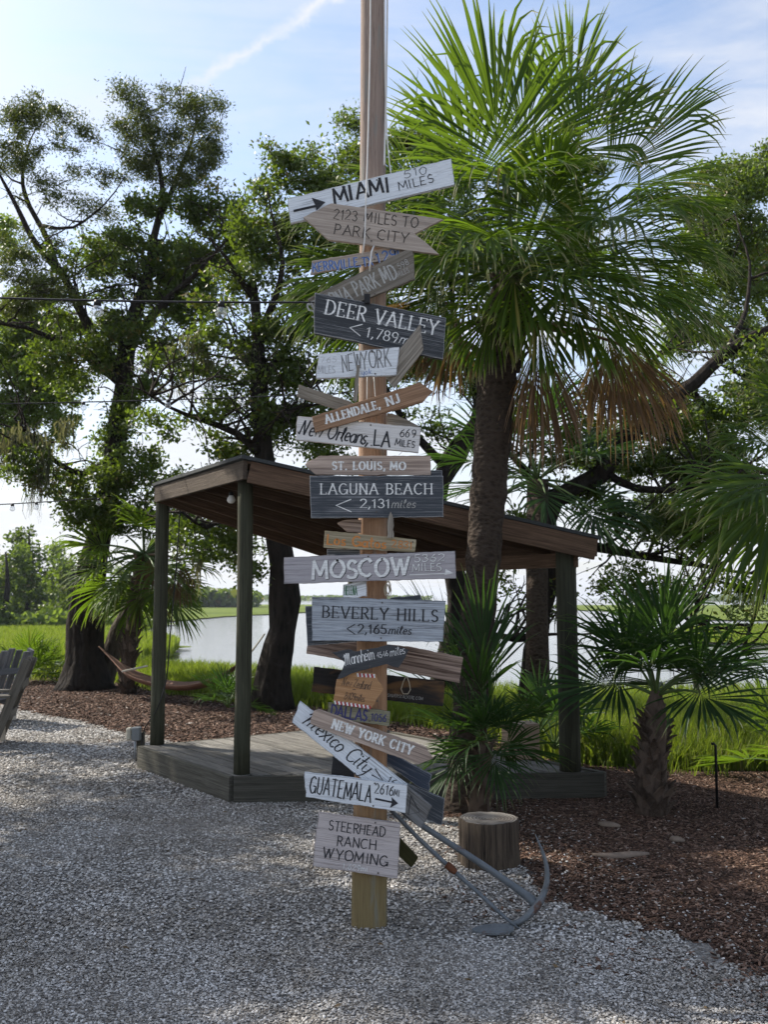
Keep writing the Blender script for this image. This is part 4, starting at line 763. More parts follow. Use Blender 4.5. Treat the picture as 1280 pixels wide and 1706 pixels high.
boots(rt, tb, [q[:3] for q in tp[0:]], lambda t: .115, 110, .19, rng, spread=.1)
k4 = ppm(300, 950, YT)
for (hx, hy, ax, ln, sprd) in [(300, 935, (.1, -1, 0), 75, 32), (250, 930, (-.1, -1, 0), 60, 36)]:
    frond(rt, tb, t0, np.array(P(hx, hy, YT - .4)), fan(*ax), np.array([0, -1, .1]), ln / k4, rng, 'deadleaf', 'drypetiole', .014, 'dead_frond', spread=sprd, droop=.3, wmax=.05, nseg=34, steps=5, costa=.1)
for (px, py, bx, by, ln, n_, nm, lb, sd, Yq) in [(48, 1130, 48, 1092, .55, 14, 'dwarf_palmetto', 'dwarf palmetto with pointed leaves between the chair and the gnarled tree', 51, None), (96, 1128, 88, 1122, .42, 9, 'dwarf_palmetto', 'small low palmetto just left of the gnarled tree foot', 52, None), (380, 1188, 380, 1168, .42, 9, 'dwarf_palmetto', 'dark upright palmetto between the two front stage posts', 53, None), (1330, 1300, 1330, 1262, .55, 12, 'dwarf_palmetto', 'palmetto reaching in at the right edge over the mulch', 54, None), (930, 1268, 925, 1240, .5, 9, 'dwarf_palmetto', 'palmetto behind the right stage post', 55, 9.6)]:
    rng = np.random.default_rng(sd); g_ = G(px, py + 6); Yq = Yq or g_.y; g_ = P(px, py, Yq); g_.z = 0
    spun(nm, lb, g_, np.array(P(bx, by, Yq)) * np.array([1, 1, 0]) + np.array([0, 0, .12]), n_, ln * .75, ln, rng, el=(15, 85), wmax=.03 * ln / .5, nseg=22, mat='palmleaf' if sd in (51, 52, 54) else 'palmleaf2', droop=.4, spread=95, pr=.007, steps=5)
# ------------------------------------------------------------------ the open stage shelter
M['deck'] = wood('weathered_deck', (0.12, 0.114, 0.10), (0.33, 0.315, 0.285), axis='x', bump=.6)
M['fascia'] = wood('grey_green_timber', (0.062, 0.058, 0.046), (0.19, 0.182, 0.150), axis='x', bump=.6)
M['post'] = wood('treated_round_post', (0.038, 0.040, 0.026), (0.120, 0.122, 0.082), axis='z', bump=.5)
M['cedar'] = wood('brown_roof_timber', (0.062, 0.037, 0.024), (0.185, 0.118, 0.078), axis='x', bump=.6)
M['rimboard'] = wood('weathered_rim_board', (0.085, 0.065, 0.050), (0.23, 0.185, 0.145), axis='x', bump=.8)
M['shingle'] = flat('roof_shingle', (0.045, 0.050, 0.052), 0.8, var=.5, sc_=60)
DZ = 0.2
A_ = G(390, 1293, DZ); B_ = G(236, 1243, DZ); D_ = G(1005, 1286, DZ)
ab = (B_ - A_); ab.z = 0; u_ = ab.normalized(); n_ = Vector((u_.y, -u_.x, 0)); n_ = n_ if n_.x > 0 else -n_
C_pt = Vector((-.15, 10.75, DZ))
# D->C runs parallel to A->B ; B->C square to it
wD = (D_ - B_).dot(n_); C_pt = B_ + n_ * wD; C_pt.z = DZ
stage = empty('stage_shelter', ((A_.x + D_.x) / 2, A_.y, 0), 'open wooden stage with round posts and a low lean-to roof behind the signpost', 'shelter'); so = stage.location.copy()
def local_beam(name, a, b, wd, ht, mat, parent=stage, o0=None, bevel=.003, up=Vector((0, 0, 1)), jit=0):
    """a beam whose own x axis runs along it, so its grain does too"""
    a = Vector(a); b = Vector(b); x = (b - a).normalized(); y = up.cross(x).normalized(); z = x.cross(y); ln = (b - a).length
    m_ = MB(); m_.box((0, 0, 0), (ln, wd, ht)); o = link(name, m_.mesh(name), M[mat] if isinstance(mat, str) else mat, parent)
    c = (a + b) / 2 - (o0 if o0 is not None else so if parent else Vector())
    o.matrix_basis = Matrix.Translation(c) @ Matrix((x, y, z)).transposed().to_4x4()
    if bevel: q = o.modifiers.new('b', 'BEVEL'); q.width = bevel; q.segments = 2
    return o
# deck boards, each its own part, running front to back
bw = 0.142; nb = int(wD / bw) + 1
def front_at(t):  # point where a line at distance t from AB meets the front edge AD
    dn = (D_ - A_).dot(n_); return A_ + (D_ - A_) * (t / dn)
rr = random.Random(5)
for i in range(nb):
    t = (i + .5) * bw
    if t > wD - .03: break
    f = front_at(t); bk = B_ + n_ * t; f = f + u_ * .03; bk = bk - u_ * .02
    local_beam('deck_board', Vector((f.x, f.y, DZ - .018 + rr.uniform(-.002, .002))), Vector((bk.x, bk.y, DZ - .018)), bw - .015, .036, 'deck', bevel=.003)
def edge(a, b, z0, z1, th, name, mat, out=1):
    d = (b - a).normalized(); nrm_ = Vector((d.y, -d.x, 0)) * th / 2 * out; zc = (z0 + z1) / 2
    return local_beam(name, Vector((a.x, a.y, zc)) + nrm_, Vector((b.x, b.y, zc)) + nrm_, th, z1 - z0, mat)
edge(A_, D_, -.10, DZ + .002, .045, 'deck_rim', 'fascia'); edge(B_ , A_, -.05, DZ + .003, .045, 'deck_rim', 'fascia'); edge(D_, C_pt, -.05, DZ - .002, .045, 'deck_rim', 'fascia'); edge(C_pt, B_, -.05, DZ - .003, .045, 'deck_rim', 'fascia')
# soil under the deck reads dark: joists
for i in range(4):
    t = wD * (i + .5) / 4; local_beam('joist', Vector((*(A_ - n_ * 0 + u_ * (.3 + i * .45))[:2], .09)), Vector((*(front_at(wD * .9) + u_ * (.3 + i * .4))[:2], .09)), .04, .14, 'fascia', bevel=0)
# roof plane: level along A-B, falling along n_
zA = 1.6 + (995 - 800) / F * A_.y / 1.0; zB = 2.60
RT = P(403, 757, A_.y - .18); LT = P(253, 790, B_.y + .02); RD = P(1003, 893, D_.y - .1)
ztop = RT.z; fall = (RT.z - RD.z) / ((RD - RT).dot(n_))
def rz(p): return RT.z - fall * ((p - RT).dot(n_)) + 0
def RP(p, dz=0): q = Vector((p.x, p.y, 0)); q.z = RT.z - fall * (Vector((p.x, p.y, 0)) - Vector((RT.x, RT.y, 0))).dot(n_) + dz; return q
LT2 = Vector((LT.x, LT.y, 0)); RT2 = Vector((RT.x, RT.y, 0)); RD2 = Vector((RD.x, RD.y, 0)); wR = (RD2 - LT2).dot(n_); CB2 = LT2 + n_ * wR
m_ = MB(); tp = [RP(q) for q in (RT2, LT2, CB2, RD2)]; th = .028
m_.add(tp + [q - Vector((0, 0, th)) for q in tp], [(0, 1, 2, 3), (7, 6, 5, 4), (0, 4, 5, 1), (1, 5, 6, 2), (2, 6, 7, 3), (3, 7, 4, 0)]); m_.build('roofing', M['shingle'], stage, so)
ins = lambda p, k: p + (Vector((sum(q.x for q in (RT2, LT2, CB2, RD2)) / 4, sum(q.y for q in (RT2, LT2, CB2, RD2)) / 4, 0)) - p).normalized() * k
rA, rB, rC, rD = [ins(p, .05) for p in (RT2, LT2, CB2, RD2)]
def rbeam(a, b, dz, wd, ht, name, mat): return local_beam(name, RP(a, dz), RP(b, dz), wd, ht, mat)
rbeam(rA, rB, -.03 - .075, .04, .15, 'rim_board', 'rimboard'); rbeam(rA + (rD - rA).normalized() * .03, rD, -.031 - .085, .04, .17, 'rim_board', 'cedar'); rbeam(rB + n_ * .03, rC, -.031 - .07, .04, .14, 'rim_board', 'cedar'); rbeam(rD, rC, -.03 - .07, .04, .14, 'rim_board', 'cedar')
# sheathing boards seen from below, along the fall
nsh = 13; fl = (rD - rA)
for i in range(nsh):
    t0_, t1_ = (i + .06) / nsh, (i + .94) / nsh
    a0 = rA.lerp(rB, t0_); a1 = rA.lerp(rB, t1_); b0 = rD.lerp(rC, t0_); b1 = rD.lerp(rC, t1_)
    q = [RP(a0, -.030), RP(a1, -.030), RP(b1, -.030), RP(b0, -.030)]; x = (q[3] - q[0]).normalized(); z = (q[1] - q[0]).cross(x).normalized(); y = z.cross(x); c0 = q[0].copy(); R3 = Matrix((x, y, z)).transposed()
    loc = [R3.transposed() @ (p - c0) for p in q]; m_ = MB(); m_.add([tuple(p) for p in loc] + [tuple(p + Vector((0, 0, .018)) * (1 if z.z < 0 else -1)) for p in loc], [(0, 1, 2, 3), (7, 6, 5, 4), (0, 4, 5, 1), (1, 5, 6, 2), (2, 6, 7, 3), (3, 7, 4, 0)])
    o = link('roof_board', m_.mesh('roof_board'), M['cedar'], stage); o.matrix_basis = Matrix.Translation(c0 - so) @ R3.to_4x4()
for i in range(5):
    t = (i + .8) / 5.6; rbeam(rA.lerp(rB, t) + n_ * .05, rD.lerp(rC, t), -.052 - .05, .038, .10, 'rafter', 'cedar')
rbeam(rA.lerp(rD, .97) + u_ * .1, rB.lerp(rC, .97) - u_ * .1, -.155 - .06, .05, .12, 'beam', 'cedar'); 
def post(px_b, py_b, r, pt=None, name='post'):
    b0 = pt if pt is not None else G(px_b, py_b, DZ); tz = RP(b0).z - .045; m_ = MB(); zs = np.linspace(0, tz - DZ, 9)
    m_.tube([(0.004 * math.sin(z * 2 + b0.x), 0, z) for z in zs], [r * (1 - .06 * z / 2.4) for z in zs], 20, .03, 4); o = link(name, m_.mesh(name, True), M['post'], stage, Vector((b0.x, b0.y, DZ)) - so); return b0, tz
p1, z1 = post(403, 1289, .066); p2, z2 = post(262, 1240, .068); p3, z3 = post(950, 1284, .087); post(0, 0, .07, C_pt - n_ * .15 - u_ * .12)
# bulb under the roof
def bulb(name, loc, r, label=None, parent=None, o0=None, group=None, sock=M['shingle'], clear=True):
    root = empty(name, loc, label, 'light bulb', group) if parent is None else None; par = root or parent; o_ = Vector(loc)
    m_ = MB(); m_.tube([(0, 0, r * 1.7), (0, 0, r * .9)], [r * .55, r * .62], 10)
    s_ = link('socket', m_.mesh('socket', True), sock, par, (0, 0, 0) if root else Vector(loc) - o0)
    m_ = MB(); m_.tube([(0, 0, r * (.95)), (0, 0, r * .7), (0, 0, r * .3), (0, 0, -r * .2), (0, 0, -r * .65), (0, 0, -r * .93), (0, 0, -r)], [r * .5, r * .62, r * .88, r, r * .82, r * .4, r * .02], 14)
    link('glass', m_.mesh('glass', True), M['bulb'] if clear else M['whitebulb'], par if root else s_, (0, 0, 0))
    if clear: m_ = MB(); m_.tube([(-.2 * r, 0, .5 * r), (0, 0, -.2 * r), (.2 * r, 0, .5 * r)], .04 * r, 4); link('filament', m_.mesh('filament'), M['shingle'], par if root else s_)
    return root
bm_ = NB('clear_bulb_glass'); gl = bm_.n('ShaderNodeBsdfGlossy'); gl.inputs['Roughness'].default_value = .04; gl.inputs['Color'].default_value = (.9, .9, .9, 1); trn = bm_.n('ShaderNodeBsdfTransparent'); trn.inputs[0].default_value = (.93, .94, .95, 1); fr = bm_.n('ShaderNodeLayerWeight'); fr.inputs[0].default_value = .35
ms = bm_.n('ShaderNodeMixShader'); bm_.l(bm_.ramp(fr.outputs['Facing'], [(0, .12), (1, .85)]), ms.inputs[0]); bm_.l(trn.outputs[0], ms.inputs[1]); bm_.l(gl.outputs[0], ms.inputs[2]); bm_.l(ms.outputs[0], bm_.o.inputs[0]); M['bulb'] = bm_.m
M['whitebulb'] = flat('frosted_bulb', (.72, .71, .68), .3, .5, var=.05); M['blackrub'] = flat('black_rubber', (.012, .012, .013), .5, var=.2)
lp = P(385, 832, (A_.y + B_.y) / 2 - .3); bulb('ceiling_lamp', lp, .036, 'round white bulb hanging under the shelter roof', clear=False, sock=M['blackrub'])
c2_ = RP(Vector((lp.x, lp.y, 0)), -.05)
m_ = MB(); m_.tube([lp + Vector((0, 0, .05)), c2_], .004, 5); m_.build('cord', M['blackrub'], bpy.data.objects['ceiling_lamp'], lp)
# power box on a stub and its cable
bx = G(228, 1268); bo = empty('power_outlet', bx, 'grey outdoor power box on a short post at the left corner of the stage', 'power box')
M['greybox'] = flat('grey_plastic', (.18, .20, .21), .45, var=.1); M['creambox'] = flat('cream_plastic', (.42, .40, .33), .5, var=.1); M['galv'] = flat('galvanised_steel', (.30, .32, .34), .45, .5, .5, .25, 12)
kk = ppm(228, 1240, bx.y); hgt = (1268 - 1224) / kk
m_ = MB(); m_.box((.02, .05, hgt * .5), (.07, .05, hgt * 1.1)); m_.build('stub_post', M['fascia'], bo, (0, 0, 0)); o = bo.children[-1]; o.location = (0, 0, 0)
m_ = MB(); m_.box((0, 0, 0), (.085, .07, .13)); o = link('box', m_.mesh('box'), M['greybox'], bo, (-.012, 0, hgt * 1.02)); o.modifiers.new('b', 'BEVEL').width = .008
m_ = MB(); m_.box((0, 0, 0), (.05, .075, .12)); o = link('cover', m_.mesh('cover'), M['creambox'], bo, (-.082, 0, hgt * 1.02)); o.modifiers.new('b', 'BEVEL').width = .012
m_ = MB(); m_.tube([(-.02, -.01, 0), (-.02, -.01, hgt * .9)], .009, 8); link('conduit', m_.mesh('conduit', True), M['galv'], bo)
cb = [P(300, 850, p2.y - .1), P(292, 960, p2.y - .12), P(283, 1060, p2.y - .12), P(277, 1130, p2.y - .1), P(262, 1180, p2.y - .12), P(240, 1215, bx.y - .05), P(234, 1250, bx.y - .09), P(226, 1268, bx.y - .06)]
pts = resample([(*q, .006) for q in cb], .06); m_ = MB(); m_.tube([q[:3] for q in pts], .0065, 6); tag(m_.build('power_cable', M['blackrub'], None, cb[-1], smooth=True), 'black cable hanging from the shelter roof beside the left post', 'cable')
# cardboard box on the stage
M['card'] = flat('cardboard', (.30, .22, .155), .8, var=.12); bp = G(868, 1262, DZ + .002); kk = ppm(868, 1240, bp.y)
bxr = empty('cardboard_box', bp, 'plain tan cardboard box on the right end of the stage', 'box'); bxr.rotation_euler = (0, 0, .25)
wb, hb = 50 / kk, 56 / kk; m_ = MB(); m_.box((0, 0, hb / 2), (wb, wb * .9, hb)); o = link('carton', m_.mesh('carton'), M['card'], bxr); o.modifiers.new('b', 'BEVEL').width = .004
for s_ in (-1, 1):
    m_ = MB(); m_.box((s_ * wb * .25, 0, hb + .0035), (wb * .495, wb * .9, .004)); link('flap', m_.mesh('flap'), M['card'], bxr)
# ------------------------------------------------------------------ stump
M['stump'] = wood('stump_side', (0.024, 0.018, 0.014), (0.120, 0.092, 0.066), axis='z', bump=1.0); bq = NB('stump_top'); v = bq.map((1, 1, 1), offs=False)
wv = bq.n('ShaderNodeTexWave', wave_type='RINGS', rings_direction='Z'); bq.l(v, wv.inputs[0]); wv.inputs['Scale'].default_value = 16; wv.inputs['Distortion'].default_value = 2.5; wv.inputs['Detail'].default_value = 3
c = bq.mix(wv.outputs[1], (.08, .07, .06), (.22, .205, .185)); c = bq.mix(bq.ramp(bq.noise(v, 9, 5), [(.45, 0), (.6, .7)]), c, (.07, .055, .045)); bq.bump(wv.outputs[1], .4, .004); M['stumptop'] = bq.done(c, .85)
sb = G(815, 1448); sb = P(815, 1440, sb.y + .13); sb.z = 0; kk = ppm(815, 1400, sb.y); st = empty('tree_stump', sb, 'sawn log stump standing in the shell gravel beside the mulch', 'stump')
R_ = 49 / kk; H_ = 64 / kk + .035; m_ = MB(); n = 90; V = []; rs_ = [1.05, 1.0, .99, .985, 1.0, .97]; zz = [0, .08, H_ * .4, H_ * .7, H_ * .97, H_]
for z, q in zip(zz, rs_):
    for i in range(n): a = 2 * math.pi * i / n; r = R_ * q * (1 + .03 * math.sin(3 * a + 1) + .018 * math.sin(7 * a) + .012 * math.sin(15 * a) + .05 * noise.noise(Vector((math.cos(a) * 9, math.sin(a) * 9, z * 2)))); V.append((r * math.cos(a), r * math.sin(a), z))
Fs = [(k * n + i, k * n + (i + 1) % n, (k + 1) * n + (i + 1) % n, (k + 1) * n + i) for k in range(5) for i in range(n)]; m_.add(V, Fs); link('bark', m_.mesh('bark', True), M['stump'], st)
m_ = MB(); m_.add([(*q[:2], H_ - .001) for q in V[-n:]] + [(.01, .02, H_ - .006)], [(i, (i + 1) % n, n) for i in range(n)]); link('cut_face', m_.mesh('cut_face'), M['stumptop'], st)
# ------------------------------------------------------------------ anchor
M['anchor'] = None; bq = NB('worn_galvanised_anchor'); v = bq.map((1, 1, 1), offs=False); n1_ = bq.noise(v, 14, 7, .65); c = bq.mix(n1_, (.06, .07, .078), (.20, .22, .235)); c = bq.mix(bq.ramp(bq.noise(v, 6, 6, .7), [(.60, 0), (.68, .85)]), c, (.10, .045, .025)); bq.bump(n1_, .5, .003); M['anchor'] = bq.done(c, .6, .4, .2)
M['rust'] = flat('rust', (.12, .045, .022), .9, var=.6, sc_=40)
YN = G(800, 1552).y; an = empty('anchor', P(800, 1552, YN), 'old grey metal anchor leaning on the post with its fluke on the gravel', 'anchor'); ao = an.location.copy()
def AT(name, pts, rpx, Ys, mat='anchor', n=10, flat_=1.0, parent=an, lump=.04):
    pp = []
    for i, (px, py) in enumerate(pts): Yq = Ys[0] + (Ys[1] - Ys[0]) * i / (len(pts) - 1); pp.append(X4(px, py, Yq, rpx[i] if hasattr(rpx, '__len__') else rpx))
    q = resample(pp, .03); m_ = MB(); m_.tube([a[:3] for a in q], [max(.001, a[3]) for a in q], n, lump, 12, flat=flat_); return m_.build(name, M[mat], parent, ao, smooth=True)
AT('shank', [(664, 1345), (706, 1377), (790, 1431), (850, 1472), (884, 1497), (893, 1508)], [5, 5, 5.5, 6, 7.5, 9], (5.0, 4.88))
AT('arm', [(892.5, 1390), (903, 1415), (911, 1442), (912, 1468), (905, 1492), (893, 1512), (876, 1529), (852, 1541), (820, 1546), (788, 1549)], [1, 4, 6, 7.5, 9.5, 12, 9, 7, 5, 1], (4.92, 4.825), flat_=.6)
# flat fluke palm lying on the ground
fl0 = P(786, 1547, 4.93); m_ = MB(); a = G(787, 1549, .012); b_ = G(856, 1546, .03); dv = b_ - a
out_ = []
for s_, w_ in ((0, .004), (.25, .05), (.55, .065), (.85, .05), (1, .02)):
    c = a + dv * s_; out_ += [c + Vector((0, -w_, .0)), c + Vector((0, w_, .004))]
lo = [q - Vector((0, 0, .009)) for q in out_]; fs = []
for i in range(4): k = 2 * i; fs += [(k, k + 2, k + 3, k + 1), (k + 10, k + 11, k + 13, k + 12), (k, k + 10, k + 12, k + 2), (k + 1, k + 3, k + 13, k + 11)]
fs += [(0, 1, 11, 10), (8, 18, 19, 9)]; m_.add(out_ + lo, fs); m_.build('fluke', M['anchor'], an, ao)
AT('stock', [(652, 1350), (700, 1399), (751, 1446), (800, 1490), (840, 1527), (865, 1547)], [3.5, 3.6, 3.8, 3.4, 3, 1.5], (4.98, 4.80), n=9)
AT('stock_collar', [(744, 1440), (752, 1447), (760, 1454)], [5.5, 6.5, 5], (4.90, 4.885), 'rust', 10, lump=.2)
# ------------------------------------------------------------------ hammock
M['hammock'] = flat('hammock_fabric', (.20, .115, .080), .9, var=.2, sc_=50); M['whitewood'] = flat('pale_bar', (.55, .50, .42), .6, var=.1); M['rope'] = flat('hemp_rope', (.42, .38, .29), .9, var=.25, sc_=80); M['whiterope'] = flat('white_rope', (.66, .65, .62), .8, var=.12, sc_=90)
Y0h, Y1h = YA - 1.2, YC - .2; hc = [(164, 1080), (190, 1103), (216, 1122), (250, 1135), (300, 1143), (345, 1137), (385, 1118), (408, 1100)]
hp = []
for i, (px, py) in enumerate(hc): t = (px - 164) / (445 - 164); hp.append(P(px, py, Y0h + (Y1h - Y0h) * t))
ham = empty('hammock', hp[0], 'sagging brown fabric hammock slung between the two dark oaks', 'hammock'); ho = ham.location.copy(); V = []; wds = [.02, .12, .30, .33, .34, .32, .2, .03]; c = resample([(*p, w_) for p, w_ in zip(hp, wds)], .12)
for q in c:
    for s_ in np.linspace(-1, 1, 7): V.append((q[0], q[1] + s_ * q[3], q[2] - .10 * (1 - s_ * s_) * min(1, q[3] / .3) + .03))
m_ = MB(); m_.add(V, [(i * 7 + j, i * 7 + j + 1, (i + 1) * 7 + j + 1, (i + 1) * 7 + j) for i in range(len(c) - 1) for j in range(6)]); o = m_.build('bed', M['hammock'], ham, ho, smooth=True); sm_ = o.modifiers.new('s', 'SOLIDIFY'); sm_.thickness = .008
q = hp[2]; m_ = MB(); m_.tube([(q.x - .02, q.y - .38, q.z + .06), (q.x + .18, q.y + .38, q.z + .09)], .016, 8); m_.build('spreader_bar', M['whitewood'], ham, ho)
m_ = MB(); m_.tube([hp[-1], P(425, 1078, Y1h - .1), P(441, 1056, Y1h)], .012, 6); m_.build('rope', M['rope'], ham, ho)
# ------------------------------------------------------------------ wooden chairs at the left edge
M['chair'] = wood('grey_chair_paint', (0.09, 0.098, 0.11), (0.24, 0.25, 0.27), axis='x', bump=.4)
M['chairbrown'] = wood('weathered_chair_wood', (0.10, 0.092, 0.08), (0.27, 0.25, 0.21), axis='x', bump=.4)
def chair(px, py, Y_, s, label, mat):
    g_ = P(px, py, Y_); g_.z = 0; r = empty('lounge_chair', g_, label, 'chair', 'wooden lounge chairs at the left edge'); o_ = Vector((0, 0, 0))
    W = .58 * s
    for sy in (-1, 1):
        y = sy * W / 2
        local_beam('back_rail', (-.22 * s, y, .06), (.10 * s, y, .93 * s), .035, .095 * s, mat, r, o_, up=Vector((1, 0, 0)))
        local_beam('seat_rail', (-.88 * s, y, .36 * s), (-.16 * s, y, .20 * s), .035, .10 * s, mat, r, o_)
        local_beam('leg', (-.80 * s, y * 1.08, 0.0), (-.80 * s, y * 1.08, .56 * s), .035, .10 * s, mat, r, o_, up=Vector((0, 1, 0)))
        local_beam('armrest', (-.92 * s, y * 1.1, .57 * s), (-.06 * s, y * 1.1, .55 * s), .12 * s, .028, mat, r, o_)
        local_beam('leg', (-.20 * s, y * .98, 0.0), (-.20 * s, y * .98, .24 * s), .06, .07, 'whitewood', r, o_, up=Vector((0, 1, 0)))
    for i in range(5):
        y = -W / 2 + W * (i + .5) / 5; local_beam('back_slat', (-.20 * s, y, .25 * s), (.085 * s, y, (.90 + .05 * (1 - abs(i - 2) / 2)) * s), .095 * s, .02, mat, r, o_, up=Vector((0, 1, 0)) if False else Vector((1, 0, .2)).normalized())
    for i in range(6):
        t = (i + .5) / 6; x = -.88 * s + .68 * s * t; z = .36 * s - .16 * s * t + .06; local_beam('seat_slat', (x, -W / 2, z), (x, W / 2, z), .10 * s, .02, mat, r, o_)
    for z, x in ((.34, -.10), (.66, .02)): local_beam('crosspiece', (x * s + .03, -W / 2, z * s), (x * s + .03, W / 2, z * s), .02, .08 * s, mat, r, o_, up=Vector((0, 0, 1)))
    return r
ch1 = chair(30, 1238, gy(20, 1240), 1.0, 'weathered brown slatted lounge chair at the left edge, nearer one with pale feet', 'chairbrown'); ch1.rotation_euler = (0, 0, .25)
ch2 = chair(8, 1206, gy(20, 1206) , 1.0, 'blue grey slatted lounge chair just behind the brown one at the left edge', 'chair'); ch2.rotation_euler = (0, 0, -.5)
# irrigation stake
sk = G(1196, 1347); m_ = MB(); t_ = P(1193, 1242, sk.y); m_.tube([sk, t_, t_ + Vector((-.012, 0, .014)), t_ + Vector((-.03, 0, .012))], .011, 8); tag(m_.build('garden_stake', M['blackrub'], None, sk, smooth=True), 'thin black stake with a bent top standing in the mulch', 'stake')
# dropped palm leaf sheaths and driftwood bits on the mulch
M['sheath'] = flat('dry_leaf_sheath', (.20, .155, .12), .85, var=.4)
def sheath(px, py, ln, wd, ang, label, nm='palm_sheath'):
    g_ = G(px, py); m_ = MB(); V = []; n = 9
    for i in range(n):
        t = i / (n - 1) * 2 - 1; w_ = wd * (1 - t * t) ** .6 + .004; x = t * ln / 2; bow = .16 * ln * t * t + .03 * ln * math.sin(4 * t)
        V += [(x, bow - w_, .006), (x, bow, .016 + .02 * (1 - t * t)), (x, bow + w_, .006)]
    m_.add(V, [(3 * i + j, 3 * i + j + 1, 3 * i + j + 4, 3 * i + j + 3) for i in range(n - 1) for j in range(2)]); o = link(nm, m_.mesh(nm, True), M['sheath'], None, g_); o.rotation_euler = (0, 0, ang); o.modifiers.new('s', 'SOLIDIFY').thickness = .004; return tag(o, label, 'debris')
sheath(1014, 1378, .16, .018, -.5, 'short dry palm sheath on the mulch below the young palm'); sheath(1040, 1430, .36, .017, .1, 'long curved dry palm sheath lying on the mulch')
sheath(1128, 1403, .10, .012, -.6, 'thin dry twig scrap on the mulch right of the young palm')
# ------------------------------------------------------------------ string lights
def cable(label, a, b, sag, r, mat='blackrub', grp='string light cables', nm='light_cable'):
    a, b = Vector(a), Vector(b); pts = [a.lerp(b, t) - Vector((0, 0, sag * 4 * t * (1 - t))) for t in np.linspace(0, 1, 22)]
    m_ = MB(); m_.tube(pts, r, 5); tag(m_.build(nm, M[mat], None, pts[11], smooth=True), label, 'cable', grp)
    return lambda px: min((pts[i].lerp(pts[i + 1], k / 6) for i in range(21) for k in range(6)), key=lambda q: abs(scrx(q) - px))
def scrx(q):
    v = Vector(q) - Vector((0, 0, CH)); c, s_ = math.cos(PITCH), math.sin(PITCH); return 640 + F * v.x / (v.y * c + v.z * s_)
lights = [('string_light', (-260, 486, 4.6), (612, 503, 4.76), .02, .0055, [(162, 'left'), (369, 'right')], .031),
          ('string_light', (-300, 676, 8.6), (640, 652, 9.4), .03, .006, [(140, 'lower left'), (277, ''), (404, ''), (499, '')], .030),
          ('string_light', (-300, 852, 11), (168, 830, 11.5), .02, .007, [(20, ''), (62, ''), (165, '')], .033)]
lbl = {162: 'large clear bulb on the near string light cable, left one', 369: 'large clear bulb on the near string light cable, close to the signpost', 140: 'small clear bulb in front of the dark trunk on the second cable', 277: 'small clear bulb on the second cable over the branches, left of the shelter peak', 404: 'small clear bulb on the second cable in front of dark leaves', 499: 'small clear bulb on the second cable just left of the NEW YORK sign',
       20: 'tiny bulb on the low cable at the left edge', 62: 'tiny bulb on the low cable near the moss', 165: 'tiny bulb at the right end of the low cable'}
cl_ = ['near black string light cable tied to the signpost at the DEER VALLEY sign', 'second black string light cable crossing behind the signpost', 'low black string light cable at the left edge']
for (nm, a, b, sag, r, xs_, br), cL in zip(lights, cl_):
    f_ = cable(cL, P(*a), P(*b), sag, r)
    for px, _ in xs_: q = f_(px); bulb(nm, q - Vector((0, 0, br * 1.7)), br, lbl[px], group='string light bulbs', sock=M['blackrub'])
# fallen oak leaves and twigs scattered over the gravel
n = 900; lx = RNG.uniform(-4, 4, n * 3); ly = RNG.uniform(2.8, 12, n * 3); k = np.abs(lx) < ly * .44; lx, ly = lx[k][:n], ly[k][:n]; cc = np.stack([lx, ly, np.full(len(lx), .012)], -1)
v, f = leaf_quads(cc, .032, .42, RNG); v[:, 2] = .008 + np.clip(v[:, 2] - .012, -.004, .008) ; M['litter'] = leafmat('fallen_leaf', (.035, .024, .014), (.17, .115, .06), trans=.1, rough=.8)
tag(link('fallen_leaves', np_mesh('fallen_leaves', v, f, rnd=RNG.random(len(f))), M['litter']), 'small dry brown leaves scattered over the gravel and mulch', 'leaves', kind='stuff')
